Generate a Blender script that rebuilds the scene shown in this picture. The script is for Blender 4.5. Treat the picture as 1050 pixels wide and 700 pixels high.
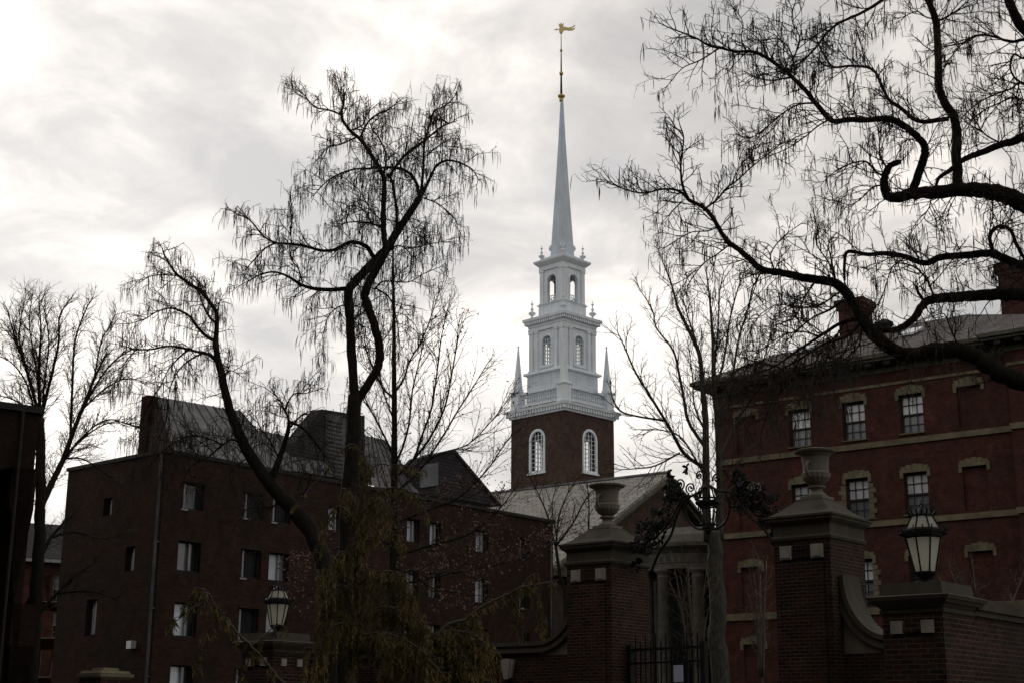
import bpy, math, random
import numpy as np
from math import sin, cos, pi, radians, sqrt, atan2
from mathutils import Vector as V
from mathutils.geometry import tessellate_polygon

for o in list(bpy.data.objects):
    bpy.data.objects.remove(o, do_unlink=True)
SC = bpy.context.scene
COL = SC.collection

# ---------------------------------------------------------------- camera
FPX = 1517.0; PITCH = radians(14.77); EYE = 1.6
cam = bpy.data.cameras.new('camera'); cam.sensor_width = 36; cam.lens = 36 * FPX / 1050
cam.clip_end = 3000; cam.clip_start = .1
co = bpy.data.objects.new('camera', cam); COL.objects.link(co)
co.location = (0, 0, EYE); ROLL = .0068
from mathutils import Matrix
co.rotation_euler = (Matrix.Rotation(pi / 2 + PITCH, 3, 'X') @ Matrix.Rotation(ROLL, 3, 'Z')).to_euler()
SC.camera = co

# ---------------------------------------------------------------- sky, sun, exposure
SUN_AZ = radians(-20)      # left of straight ahead, behind the buildings
SUN_EL = radians(21)
w = bpy.data.worlds.new('World'); SC.world = w; w.use_nodes = True
nt = w.node_tree; N = nt.nodes; L = nt.links
for n in list(N): N.remove(n)
def nd(tree, typ, **kw):
    n = tree.nodes.new(typ)
    for k, v in kw.items():
        if k.startswith('i_'): n.inputs[k[2:].replace('_', ' ')].default_value = v
        else: setattr(n, k, v)
    return n
out = nd(nt, 'ShaderNodeOutputWorld'); bg = nd(nt, 'ShaderNodeBackground'); bg.inputs['Strength'].default_value = .1
sky = nd(nt, 'ShaderNodeTexSky', sky_type='NISHITA', sun_disc=False, sun_elevation=SUN_EL, sun_rotation=SUN_AZ)
tc = nd(nt, 'ShaderNodeTexCoord')
sep = nd(nt, 'ShaderNodeSeparateXYZ'); L.new(tc.outputs['Generated'], sep.inputs[0])
def math_(a, op, b=None, c=None, tree=nt):
    m = tree.nodes.new('ShaderNodeMath'); m.operation = op
    for i, q in enumerate((a, b, c)):
        if q is None: continue
        if isinstance(q, (int, float)): m.inputs[i].default_value = q
        else: tree.links.new(q, m.inputs[i])
    return m.outputs[0]
zc = math_(math_(sep.outputs[2], 'MAXIMUM', 0.0), 'ADD', .26)
cmb = nd(nt, 'ShaderNodeCombineXYZ')
L.new(math_(sep.outputs[0], 'DIVIDE', zc), cmb.inputs[0]); L.new(math_(sep.outputs[1], 'DIVIDE', zc), cmb.inputs[1])
def noise(tree, vec, scale, detail=6, rough=.55, dist=0.0, off=None):
    n = tree.nodes.new('ShaderNodeTexNoise'); n.inputs['Scale'].default_value = scale
    n.inputs['Detail'].default_value = detail; n.inputs['Roughness'].default_value = rough
    n.inputs['Distortion'].default_value = dist
    if off is not None:
        m = tree.nodes.new('ShaderNodeMapping'); m.inputs['Location'].default_value = off
        tree.links.new(vec, m.inputs[0]); vec = m.outputs[0]
    tree.links.new(vec, n.inputs['Vector'])
    return n.outputs['Fac']
def ramp(tree, fac, stops):
    r = tree.nodes.new('ShaderNodeValToRGB'); e = r.color_ramp.elements
    e[0].position, e[0].color = stops[0][0], (*stops[0][1], 1)
    e[1].position, e[1].color = stops[1][0], (*stops[1][1], 1)
    for p, c in stops[2:]:
        x = e.new(p); x.color = (*c, 1)
    tree.links.new(fac, r.inputs[0]); return r.outputs[0]
def g3(v): return (v, v, v)
n1 = noise(nt, cmb.outputs[0], 2.1, 9, .55, .35, (3.3, 1.2, 0))
n2 = noise(nt, cmb.outputs[0], 6.0, 9, .60, .5, (7.1, 4.2, 1))
nm = math_(math_(n1, 'MULTIPLY', .62), 'ADD', math_(n2, 'MULTIPLY', .38))
# cloud brightness (radiance of the deck itself; times 10 because Background strength is .1)
cl = ramp(nt, nm, [(.38, (5.3, 5.17, 5.12)), (.46, (6.35, 6.15, 6.0)), (.525, (7.9, 7.5, 7.1)), (.60, (10.4, 9.85, 9.2))])
# the deck glows brighter round the hidden sun
sd = V((sin(SUN_AZ) * cos(SUN_EL), cos(SUN_AZ) * cos(SUN_EL), sin(SUN_EL)))
dot = nd(nt, 'ShaderNodeVectorMath', operation='DOT_PRODUCT'); L.new(tc.outputs['Generated'], dot.inputs[0]); dot.inputs[1].default_value = sd
glow = nd(nt, 'ShaderNodeMapRange'); L.new(dot.outputs['Value'], glow.inputs[0])
glow.inputs[1].default_value = .80; glow.inputs[2].default_value = 1.0; glow.inputs[3].default_value = 0; glow.inputs[4].default_value = 1
glowv = math_(glow.outputs[0], 'POWER', 1.6)
back = nd(nt, 'ShaderNodeMapRange'); L.new(dot.outputs['Value'], back.inputs[0])
back.inputs[1].default_value = -.6; back.inputs[2].default_value = .8; back.inputs[3].default_value = .72; back.inputs[4].default_value = .90
gain = math_(back.outputs[0], 'ADD', math_(glowv, 'MULTIPLY', .44))
# a pale band of thinner cloud low over the horizon
hz = nd(nt, 'ShaderNodeMapRange'); L.new(sep.outputs[2], hz.inputs[0])
hz.inputs[1].default_value = .44; hz.inputs[2].default_value = .16; hz.inputs[3].default_value = 0; hz.inputs[4].default_value = .15
gain = math_(gain, 'ADD', hz.outputs[0])
vs = nd(nt, 'ShaderNodeVectorMath', operation='SCALE'); L.new(cl, vs.inputs[0]); L.new(gain, vs.inputs['Scale'])
# rifts where blue sky shows faintly
rift = ramp(nt, noise(nt, cmb.outputs[0], 1.7, 6, .6, .5, (1.0, 9.0, 2)), [(.60, g3(0)), (.74, g3(.38))])
mx = nd(nt, 'ShaderNodeMix', data_type='RGBA'); L.new(rift, mx.inputs[0]); L.new(vs.outputs[0], mx.inputs[6]); L.new(sky.outputs[0], mx.inputs[7])
L.new(mx.outputs[2], bg.inputs[0]); L.new(bg.outputs[0], out.inputs[0])

sl = bpy.data.lights.new('sun', 'SUN'); sl.energy = .7; sl.angle = radians(14); sl.color = (1, .95, .88)
so = bpy.data.objects.new('sun', sl); COL.objects.link(so)
so.rotation_euler = (-sd).to_track_quat('-Z', 'Y').to_euler()
SC.view_settings.view_transform = 'Standard'; SC.view_settings.look = 'None'
SC.view_settings.exposure = 0.0; SC.view_settings.gamma = 1

# ---------------------------------------------------------------- projection helpers (pixel of a 1050x700 survey photo + distance -> metres)
cP, sP = cos(PITCH), sin(PITCH)
def ray(px, py):
    u = (350 - py) / FPX; r = (px - 525) / FPX
    r, u = r * cos(ROLL) - u * sin(ROLL), r * sin(ROLL) + u * cos(ROLL); den = cP - u * sP
    return V((r / den, 1, (sP + u * cP) / den))
def at(px, py, Y): return V((0, 0, EYE)) + ray(px, py) * Y
class Fr:
    """vertical frame: s along the wall, d outwards, z up"""
    def __init__(f, o, s):
        f.o = V((o[0], o[1], 0)); f.s = V((s[0], s[1], 0)).normalized(); f.n = V((f.s.y, -f.s.x, 0)); f.z = V((0, 0, 1))
    def p(f, s, d, z): return f.o + f.s * s + f.n * d + f.z * z
    def hit(f, px, py, d=0):
        r = ray(px, py); o = f.o + f.n * d
        t = (o.x * f.n.x + o.y * f.n.y) / (r.x * f.n.x + r.y * f.n.y)
        q = r * t; q.z += EYE
        return ((q - f.o).dot(f.s), q.z)
    def xat(f, px, z, d=0):
        """s where the vertical through z projects to column px"""
        py = 500.0
        for _ in range(12):
            s, zz = f.hit(px, py, d); py += (zz - z) * 18
            py = max(-900, min(2500, py))
        return s

# ---------------------------------------------------------------- mesh builder
class MB:
    def __init__(m): m.v = []; m.f = []
    def add(m, vs, fs):
        b = len(m.v); m.v.extend(tuple(q) for q in vs); m.f.extend(tuple(b + i for i in f) for f in fs)
        return m
    def box(m, fr, s0, s1, d0, d1, z0, z1):
        p = [fr.p(s, d, z) for z in (z0, z1) for s, d in ((s0, d0), (s1, d0), (s1, d1), (s0, d1))]
        return m.add(p, [(0, 3, 2, 1), (4, 5, 6, 7), (0, 1, 5, 4), (1, 2, 6, 5), (2, 3, 7, 6), (3, 0, 4, 7)])
    def frust(m, fr, cs, cd, z0, a0, z1, a1, b0=None, b1=None):
        b0 = a0 if b0 is None else b0; b1 = a1 if b1 is None else b1
        p = [fr.p(cs + i * a, cd + j * b, z) for z, a, b in ((z0, a0, b0), (z1, a1, b1)) for i, j in ((-1, -1), (1, -1), (1, 1), (-1, 1))]
        return m.add(p, [(0, 3, 2, 1), (4, 5, 6, 7), (0, 1, 5, 4), (1, 2, 6, 5), (2, 3, 7, 6), (3, 0, 4, 7)])
    def prism(m, fr, poly, d0, d1, holes=()):
        loops = [list(poly)] + [list(h) for h in holes]
        flat = [q for l in loops for q in l]; n = len(flat)
        tris = tessellate_polygon([[V((a, b, 0)) for a, b in l] for l in loops])
        vs = [fr.p(a, d0, b) for a, b in flat] + [fr.p(a, d1, b) for a, b in flat]
        fs = [tuple(t) for t in tris] + [tuple(i + n for i in reversed(t)) for t in tris]
        k = 0
        for l in loops:
            c = len(l)
            for i in range(c):
                a, b = k + i, k + (i + 1) % c
                fs.append((a, b, b + n, a + n))
            k += c
        return m.add(vs, fs)
    def tube(m, pts, rad, n=6, cap=True):
        pts = [V(p) for p in pts]; k = len(pts)
        if not hasattr(rad, '__len__'): rad = [rad] * k
        t0 = (pts[1] - pts[0]).normalized(); up = V((0, 0, 1)) if abs(t0.z) < .9 else V((1, 0, 0))
        a = t0.cross(up).normalized(); vs = []
        for i, p in enumerate(pts):
            t = (pts[min(i + 1, k - 1)] - pts[max(i - 1, 0)])
            if t.length < 1e-9: t = t0
            t.normalize(); a = (a - t * a.dot(t))
            if a.length < 1e-6: a = t.orthogonal()
            a.normalize(); b = t.cross(a)
            for j in range(n):
                an = 2 * pi * j / n; vs.append(p + (a * cos(an) + b * sin(an)) * rad[i])
        fs = [(i * n + j, i * n + (j + 1) % n, (i + 1) * n + (j + 1) % n, (i + 1) * n + j) for i in range(k - 1) for j in range(n)]
        if cap: fs += [tuple(reversed(range(n))), tuple(range((k - 1) * n, k * n))]
        return m.add(vs, fs)
    def lathe(m, c, prof, n=24, rot=0, mod=None):
        vs = []; k = len(prof)
        for r, z in prof:
            for j in range(n):
                an = 2 * pi * j / n + rot; rr = r * (mod(an, z) if mod else 1)
                vs.append((c[0] + rr * cos(an), c[1] + rr * sin(an), c[2] + z))
        fs = [(i * n + j, i * n + (j + 1) % n, (i + 1) * n + (j + 1) % n, (i + 1) * n + j) for i in range(k - 1) for j in range(n)]
        fs += [tuple(reversed(range(n))), tuple(range((k - 1) * n, k * n))]
        return m.add(vs, fs)
    def ball(m, c, r, n=10, sz=1):
        return m.lathe(c, [(max(r * sin(pi * i / n), r * .02), -r * sz * cos(pi * i / n)) for i in range(n + 1)], n + 2)
    def build(m, name, mat, parent=None, smooth=False, recalc=True):
        me = bpy.data.meshes.new(name)
        me.from_pydata(m.v, [], m.f); 
        if recalc:
            import bmesh
            bm = bmesh.new(); bm.from_mesh(me); bmesh.ops.recalc_face_normals(bm, faces=bm.faces); bm.to_mesh(me); bm.free()
        uv_metric(me)
        me.materials.append(mat)
        if smooth: me.polygons.foreach_set('use_smooth', [True] * len(me.polygons))
        o = bpy.data.objects.new(name, me); COL.objects.link(o)
        if parent is not None:
            o.parent = parent; o.matrix_parent_inverse = parent.matrix_world.inverted() if parent.type != 'EMPTY' or True else o.matrix_parent_inverse
        return o
def uv_metric(me):
    nl = len(me.loops); npoly = len(me.polygons)
    if not nl: return
    co_ = np.empty(len(me.vertices) * 3); me.vertices.foreach_get('co', co_); co_ = co_.reshape(-1, 3)
    li = np.empty(nl, int); me.loops.foreach_get('vertex_index', li)
    nr = np.empty(npoly * 3); me.polygons.foreach_get('normal', nr); nr = nr.reshape(-1, 3)
    lt = np.empty(npoly, int); me.polygons.foreach_get('loop_total', lt)
    nn = np.repeat(nr, lt, axis=0); p = co_[li]
    h = np.hypot(nn[:, 0], nn[:, 1]) + 1e-9
    tx, ty = -nn[:, 1] / h, nn[:, 0] / h
    side = np.abs(nn[:, 2]) < .8
    sl_ = np.sqrt(np.clip(1 - nn[:, 2] ** 2, .05, 1))
    u = np.where(side, p[:, 0] * tx + p[:, 1] * ty, p[:, 0]); v = np.where(side, p[:, 2] / sl_, p[:, 1])
    lay = me.uv_layers.new(name='metres'); lay.data.foreach_set('uv', np.stack([u, v], 1).ravel())
def tag(o, label=None, cat=None, group=None, kind=None):
    if label: o['label'] = label
    if cat: o['category'] = cat
    if group: o['group'] = group
    if kind: o['kind'] = kind
    return o
def empty(name, loc, label, cat, group=None):
    o = bpy.data.objects.new(name, None); COL.objects.link(o); o.location = loc; o.empty_display_size = .3
    bpy.context.view_layer.update()
    return tag(o, label, cat, group)

# ---------------------------------------------------------------- materials
def mat_base(name, rough=.8):
    m = bpy.data.materials.new(name); m.use_nodes = True; t = m.node_tree
    b = t.nodes['Principled BSDF']; b.inputs['Roughness'].default_value = rough
    b.inputs['Specular IOR Level'].default_value = .12
    return m, t, b
def mixc(t, fac, a, b, mode='MIX'):
    n = t.nodes.new('ShaderNodeMix'); n.data_type = 'RGBA'; n.blend_type = mode
    for i, q in ((0, fac), (6, a), (7, b)):
        if isinstance(q, (int, float)): n.inputs[i].default_value = q
        elif isinstance(q, tuple): n.inputs[i].default_value = (*q, 1)
        else: t.links.new(q, n.inputs[i])
    return n.outputs[2]
def plain(name, c, rough=.7, var=.25, scale=3., metal=0, bump=0.0, spec=.14, c2=None):
    m, t, b = mat_base(name, rough)
    tcn = t.nodes.new('ShaderNodeTexCoord')
    f = noise(t, tcn.outputs['Object'], scale, 6, .6)
    lo = tuple(x * (1 - var) for x in c); hi = tuple(min(1, x * (1 + var)) for x in c) if c2 is None else c2
    cr = ramp(t, f, [(.3, lo), (.7, hi)])
    t.links.new(cr, b.inputs['Base Color']); b.inputs['Metallic'].default_value = metal; b.inputs['Specular IOR Level'].default_value = spec
    if bump:
        f2 = noise(t, tcn.outputs['Object'], scale * 8, 5, .6)
        bn = t.nodes.new('ShaderNodeBump'); bn.inputs['Strength'].default_value = .5; bn.inputs['Distance'].default_value = bump
        t.links.new(f2, bn.inputs['Height']); t.links.new(bn.outputs[0], b.inputs['Normal'])
    return m
def brick(name, c1, c2, mortar, bw=.215, bh=.075, msize=.009, dirt=.45, rough=.85, bump=.006, stain=(.02, .018, .015)):
    m, t, b = mat_base(name, rough)
    uv = t.nodes.new('ShaderNodeTexCoord').outputs['UV']
    n = t.nodes.new('ShaderNodeTexBrick'); n.inputs['Scale'].default_value = 1
    n.inputs['Brick Width'].default_value = bw; n.inputs['Row Height'].default_value = bh; n.inputs['Mortar Size'].default_value = msize
    n.inputs['Mortar Smooth'].default_value = .3; n.inputs['Bias'].default_value = -.1
    n.inputs['Color1'].default_value = (*c1, 1); n.inputs['Color2'].default_value = (*c2, 1); n.inputs['Mortar'].default_value = (*mortar, 1)
    t.links.new(uv, n.inputs['Vector'])
    tcn = t.nodes.new('ShaderNodeTexCoord').outputs['Object']
    f = ramp(t, noise(t, tcn, .55, 7, .62), [(.35, g3(0)), (.72, g3(dirt))])
    c = mixc(t, f, n.outputs['Color'], stain)
    f2 = ramp(t, noise(t, tcn, 2.3, 7, .75), [(.3, g3(.55)), (.7, g3(1.35))])
    c = mixc(t, 1.0, c, f2, 'MULTIPLY')
    t.links.new(c, b.inputs['Base Color'])
    bn = t.nodes.new('ShaderNodeBump'); bn.inputs['Distance'].default_value = bump; bn.inputs['Strength'].default_value = .8; bn.invert = True
    t.links.new(n.outputs['Fac'], bn.inputs['Height']); t.links.new(bn.outputs[0], b.inputs['Normal'])
    return m
def bark(name, c, c2, scale=6):
    m, t, b = mat_base(name, .9)
    tcn = t.nodes.new('ShaderNodeTexCoord').outputs['Object']
    mp = t.nodes.new('ShaderNodeMapping'); mp.inputs['Scale'].default_value = (1, 1, .18); t.links.new(tcn, mp.inputs[0])
    f = noise(t, mp.outputs[0], scale * 3, 8, .7, .4)
    t.links.new(ramp(t, f, [(.35, c), (.65, c2)]), b.inputs['Base Color'])
    bn = t.nodes.new('ShaderNodeBump'); bn.inputs['Distance'].default_value = .03; bn.inputs['Strength'].default_value = .9
    t.links.new(f, bn.inputs['Height']); t.links.new(bn.outputs[0], b.inputs['Normal'])
    return m
def glass_thin(name, tint=(.8, .84, .86), mix=.30):
    m, t, b = mat_base(name, .05)
    tr = t.nodes.new('ShaderNodeBsdfTransparent'); tr.inputs[0].default_value = (*tint, 1)
    gl = t.nodes.new('ShaderNodeBsdfGlossy'); gl.inputs['Roughness'].default_value = .04; gl.inputs[0].default_value = (.8, .8, .8, 1)
    ms = t.nodes.new('ShaderNodeMixShader'); ms.inputs[0].default_value = mix
    t.links.new(tr.outputs[0], ms.inputs[1]); t.links.new(gl.outputs[0], ms.inputs[2])
    t.links.new(ms.outputs[0], t.nodes['Material Output'].inputs['Surface'])
    return m
def streaked(name, c, rough=.6, dirt=.35):
    m, t, b = mat_base(name, rough)
    tcn = t.nodes.new('ShaderNodeTexCoord').outputs['Object']
    mp = t.nodes.new('ShaderNodeMapping'); mp.inputs['Scale'].default_value = (1, 1, .12); t.links.new(tcn, mp.inputs[0])
    a = ramp(t, noise(t, mp.outputs[0], 3.2, 7, .65), [(.42, g3(0)), (.75, g3(dirt))])
    f = ramp(t, noise(t, tcn, 1.1, 6, .6), [(.3, tuple(x * .90 for x in c)), (.7, tuple(min(.92, x * 1.06) for x in c))])
    t.links.new(mixc(t, a, f, tuple(x * .42 for x in c)), b.inputs['Base Color']); return m
M = {}
M['white'] = streaked('white_painted_wood', (.78, .84, .92), .55, .40)
M['white_clap'] = streaked('white_clapboard', (.78, .84, .92), .6, .35)
M['spire'] = streaked('spire_paint', (.60, .68, .77), .5, .35)
M['gold'] = plain('gold_leaf', (.50, .39, .19), .4, .15, 5, metal=.9)
M['gilt_dull'] = plain('weathered_gilt', (.24, .17, .06), .45, .2, 8, metal=.6)
M['iron'] = plain('black_iron', (.012, .012, .012), .6, .3, 9, spec=.15)
M['tbrick'] = brick('tower_brick', (.085, .047, .036), (.050, .030, .024), (.11, .09, .075), dirt=.4)
M['hbrick'] = brick('hall_brick', (.092, .029, .022), (.058, .020, .015), (.070, .048, .038), bw=.21, bh=.07, msize=.008, dirt=.5)
M['cbrick'] = brick('dormitory_brick', (.052, .021, .015), (.024, .011, .008), (.050, .036, .028), dirt=.7)
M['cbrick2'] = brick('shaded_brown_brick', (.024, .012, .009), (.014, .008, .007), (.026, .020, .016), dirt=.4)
M['pbrick'] = brick('gate_brick', (.062, .024, .018), (.013, .009, .008), (.105, .088, .068), bw=.205, bh=.068, msize=.0085, dirt=.60, bump=.012)
M['stone'] = streaked('weathered_limestone', (.085, .077, .062), .9, .75)
M['stone_lt'] = plain('pale_stone_block', (.30, .285, .255), .85, .25, 3.5, bump=.006)
M['urn'] = streaked('urn_limestone', (.20, .18, .148), .9, .65)
M['sand'] = plain('sandstone_trim', (.150, .130, .084), .85, .35, 2.0, bump=.006)
M['gran'] = plain('portico_stone', (.105, .10, .09), .8, .3, 2.4, bump=.008)
M['slate'] = brick('grey_roof_slate', (.16, .145, .14), (.095, .087, .088), (.06, .055, .06), bw=.36, bh=.26, msize=.022, dirt=.3, rough=.95, bump=.02, stain=(.10, .09, .08))
M['cslate'] = brick('pale_roof_slate', (.30, .29, .265), (.24, .235, .215), (.15, .145, .13), bw=.55, bh=.42, msize=.03, dirt=.25, rough=.95, bump=.02, stain=(.22, .2, .17))
M['metal'] = plain('grey_sheet_metal', (.10, .10, .105), .6, .6, .9, metal=.25)
M['shingle'] = brick('dark_shingle', (.055, .052, .055), (.035, .033, .036), (.02, .02, .02), bw=.4, bh=.16, msize=.015, dirt=.2, bump=.02)
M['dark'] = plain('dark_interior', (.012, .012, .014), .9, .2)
M['trim'] = plain('dark_green_trim', (.028, .027, .023), .6, .3)
M['cornice'] = plain('olive_grey_cornice', (.085, .082, .062), .7, .35, 2)
M['wtrim'] = plain('white_window_trim', (.30, .30, .30), .5, .15)
def pane_mat(name, c, rough=.12, spec=.6):
    m, t, b = mat_base(name, rough)
    tcn = t.nodes.new('ShaderNodeTexCoord').outputs['Object']
    f = noise(t, tcn, .9, 3, .5)
    t.links.new(ramp(t, f, [(.35, tuple(x * .75 for x in c)), (.65, tuple(x * 1.2 for x in c))]), b.inputs['Base Color'])
    b.inputs['Specular IOR Level'].default_value = spec; b.inputs['Coat Weight'].default_value = .5; b.inputs['Coat Roughness'].default_value = .05
    return m
M['pane_blind'] = pane_mat('pane_with_drawn_shade', (.60, .62, .66))
M['pane_mid'] = pane_mat('pane_half_dark', (.17, .18, .20))
M['pane_dark'] = pane_mat('pane_dark', (.025, .028, .032))
M['pane_white'] = pane_mat('pane_white_curtain', (.55, .60, .68))
M['glass'] = glass_thin('clear_glass', (.97, .975, .98), .05)
def frosted():
    m, t, b = mat_base('frosted_cream_glass', .5)
    df = t.nodes.new('ShaderNodeBsdfDiffuse'); df.inputs[0].default_value = (.80, .79, .70, 1)
    tl = t.nodes.new('ShaderNodeBsdfTranslucent'); tl.inputs[0].default_value = (.93, .92, .82, 1)
    ms = t.nodes.new('ShaderNodeMixShader'); ms.inputs[0].default_value = .72
    t.links.new(df.outputs[0], ms.inputs[1]); t.links.new(tl.outputs[0], ms.inputs[2])
    t.links.new(ms.outputs[0], t.nodes['Material Output'].inputs['Surface']); return m
M['frost'] = frosted()
M['bark'] = bark('dark_bark', (.010, .009, .007), (.026, .022, .017))
M['bark_pale'] = bark('grey_bark', (.024, .023, .018), (.088, .085, .070), 9)
M['twig'] = plain('twig_bark', (.045, .036, .028), .9, .3, 2)
M['twig_brown'] = plain('brown_twig', (.045, .035, .030), .9, .3, 2)
M['pod'] = plain('dry_seed_pods', (.035, .028, .025), .8, .4, 3)
M['conifer'] = plain('conifer_foliage', (.055, .062, .020), .85, .5, 1.6, c2=(.21, .165, .065))
M['conifer_br'] = plain('conifer_bare_stem', (.075, .062, .047), .85, .3, 3)
M['dryleaf'] = plain('dry_pink_brown_leaves', (.20, .125, .092), .8, .4, 4)
M['paper'] = plain('printed_notice_paper', (.45, .47, .62), .7, .05)
def ground_mat():
    m, t, b = mat_base('winter_lawn', .95)
    tcn = t.nodes.new('ShaderNodeTexCoord').outputs['Object']
    t.links.new(ramp(t, noise(t, tcn, .4, 8, .6), [(.35, (.030, .032, .014)), (.7, (.060, .050, .030))]), b.inputs['Base Color']); return m
M['lawn'] = ground_mat()
M['asphalt'] = plain('asphalt', (.05, .05, .05), .9, .2, 4, bump=.004)
M['pave'] = brick('brick_pavement', (.11, .05, .04), (.08, .04, .035), (.06, .055, .05), dirt=.3)

# ================================================================ THE SETTING
GF = Fr((0, 0), (1, 0))
def sheet(name, pts, z, mat):
    m = MB(); m.add([(x, y, z) for x, y in pts], [tuple(range(len(pts)))]); o = m.build(name, mat, recalc=False); tag(o, kind='structure'); return o
sheet('ground', [(-900, -900), (900, -900), (900, 900), (-900, 900)], 0, M['lawn'])
Gd = V((.775, -.632, 0)).normalized()          # the street grid: gate and hall fronts run along Gd, away to the left
Pd = V((-Gd.y, Gd.x, 0))                        # and away to the right along Pd
gp = V((6.03, 28, 0))
def off(s, d): q = gp + Gd * s + Pd * d; return (q.x, q.y)
sheet('pavement', [off(-40, -9), off(40, -9), off(40, -.2), off(-40, -.2)], .012, M['pave'])
sheet('road', [off(-80, -22), off(80, -22), off(80, -9.3), off(-80, -9.3)], .008, M['asphalt'])
kb = MB(); kf = Fr(gp, Gd); kb.box(kf, -80, 80, 9.0, 9.3, -.1, .13); tag(kb.build('kerb', M['stone']), kind='structure')
sheet('path', [off(-4.2, .2), off(-1.4, .2), off(-1.4, 42), off(-4.2, 42)], .008, M['asphalt'])

# ---------------------------------------------------------------- unseen block behind the viewer, added to shade the low foreground
SF = Fr((gp.x, gp.y), (Gd.x, Gd.y)); STB = empty('shading_block', SF.p(0, 40, 0), 'long brick block across the street behind the viewer, added to shade the foreground', 'building')
m = MB(); BF = Fr(SF.p(0, 33, 0), -Gd)
hs = [(-62 + 5 * i, 3 + 4.2 * j) for i in range(28) for j in range(6)]
m.prism(BF, [(-66, 0), (76, 0), (76, 27), (-66, 27)], -.4, 0, [[(a, b), (a + 1.6, b), (a + 1.6, b + 2.3), (a, b + 2.3)] for a, b in hs])
m.build('brick_wall', M['cbrick'], STB)
m = MB(); m.box(BF, -66, 76, -16, -.402, 0, 26.9); m.build('interior', M['dark'], STB)
m = MB(); m.box(BF, -66.4, 76.4, -16.4, .4, 27, 27.7); m.build('roof', M['trim'], STB)

# ---------------------------------------------------------------- CHURCH
TY = 118.0; TX = 576.8
tc0 = at(TX, 420, TY)
church = empty('church', (tc0.x, tc0.y, 0), 'brick church with slate roof and tall white steeple topped by a gilt weathervane', 'church')
def TZ(py): return at(TX, py, TY).z
def TZf(py, half): return at(TX, py, TY - half * .72).z
def TH(half, py): return (at(TX + half, py, TY).x - at(TX, py, TY).x) / sqrt(2)     # half side of a square stage
TF = []
for k in range(4):
    a = radians(-45 + 90 * k); TF.append(Fr((tc0.x, tc0.y), (cos(a), sin(a))))
TF0 = Fr((tc0.x, tc0.y), (cos(radians(45)), sin(radians(45))))
def arch_poly(cx, z0, zt, w, n=10):
    r = w / 2; zs = zt - r
    return [(cx - r, z0), (cx + r, z0)] + [(cx + r * cos(pi * i / n), zs + r * sin(pi * i / n)) for i in range(n + 1)]
def stage(name, half, z0, z1, mat, win=None, th=.35, parent=church, frame_mat=None, cols=3, rows=6, glass=True):
    """four walls of a square tower stage, each with an optional arched opening (width, z0, ztop)"""
    m = MB()
    for k, f in enumerate(TF):
        holes = [arch_poly(0, win[1], win[2], win[0])] if win else []
        # walls butt: two full width, two between them
        e = half if k % 2 == 0 else half - th
        m.prism(f, [(-e, z0), (e, z0), (e, z1), (-e, z1)], half - th, half, holes)
    body = m.build(name, mat, parent)
    if win and frame_mat:
        wd, a, b = win
        for k, f in enumerate(TF):
            m = MB(); fw = wd * .12
            o_ = arch_poly(0, a - fw * .6, b + fw, wd + 2 * fw); i_ = arch_poly(0, a + .03, b - .03, wd - .06)
            m.prism(f, o_, half - .10, half + .05, [i_])
            mu = .022
            for i in range(1, cols):
                x = -wd / 2 + wd * i / cols; top = b - wd / 2 + sqrt(max(0, (wd / 2) ** 2 - x * x)) - .03
                m.box(f, x - mu, x + mu, half - .16, half - .11, a, top)
            for i in range(1, rows):
                z = a + (b - a) * i / rows; hw = wd / 2 - .02 if z < b - wd / 2 else sqrt(max(.01, (wd / 2) ** 2 - (z - b + wd / 2) ** 2)) - .02
                m.box(f, -hw, hw, half - .155, half - .115, z - mu * .8, z + mu * .8)
            m.box(f, -wd / 2 - fw * 1.5, wd / 2 + fw * 1.5, half + .003, half + .14, a - fw * 1.6, a - fw * .6)
            wo = m.build('window', frame_mat, body)
            if glass:
                g = MB(); g.prism(f, arch_poly(0, a, b, wd - .02), half - .20, half - .19); g.build('pane', M['glass'], wo)
    return body
def cornice(name, spec, mat, parent=church, dent=None):
    m = MB()
    for z0, a0, z1, a1 in spec: m.frust(TF0, 0, 0, z0, a0, z1, a1)
    if dent:
        zz0, zz1, hin, dw, n = dent
        for f in TF:
            for i in range(n):
                x = -hin + (2 * hin) * (i + .5) / n
                m.box(f, x - dw / 2, x + dw / 2, hin - .22, hin, zz0, zz1)
    return m.build(name, mat, parent)
hb = TH(52.5, 428)
zb_top = TZ(431.0)
bwz0, bwz1 = TZf(482.5, hb), TZf(441.5, hb)
stage('tower_shaft', hb, 0, zb_top, M['tbrick'], (1.42, bwz0, bwz1), .45, frame_mat=M['white'], cols=4, rows=9)
hc = TH(60.5, 424)
cornice('tower_cornice', [(zb_top, hb + .12, zb_top + .18, hb + .16), (zb_top + .18, hb + .10, zb_top + .46, hb + .14), (zb_top + .46, hc - .06, zb_top + .52, hc - .03), (zb_top + .52, hc - .04, zb_top + .68, hc)],
        M['white'], dent=(zb_top + .16, zb_top + .455, hc - .10, .17, 22))
zc1 = zb_top + .68
fl = MB(); fl.frust(TF0, 0, 0, zc1, hc - .15, zc1 + .05, hc - .5); fl.build('tower_deck', M['metal'], church)
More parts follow.
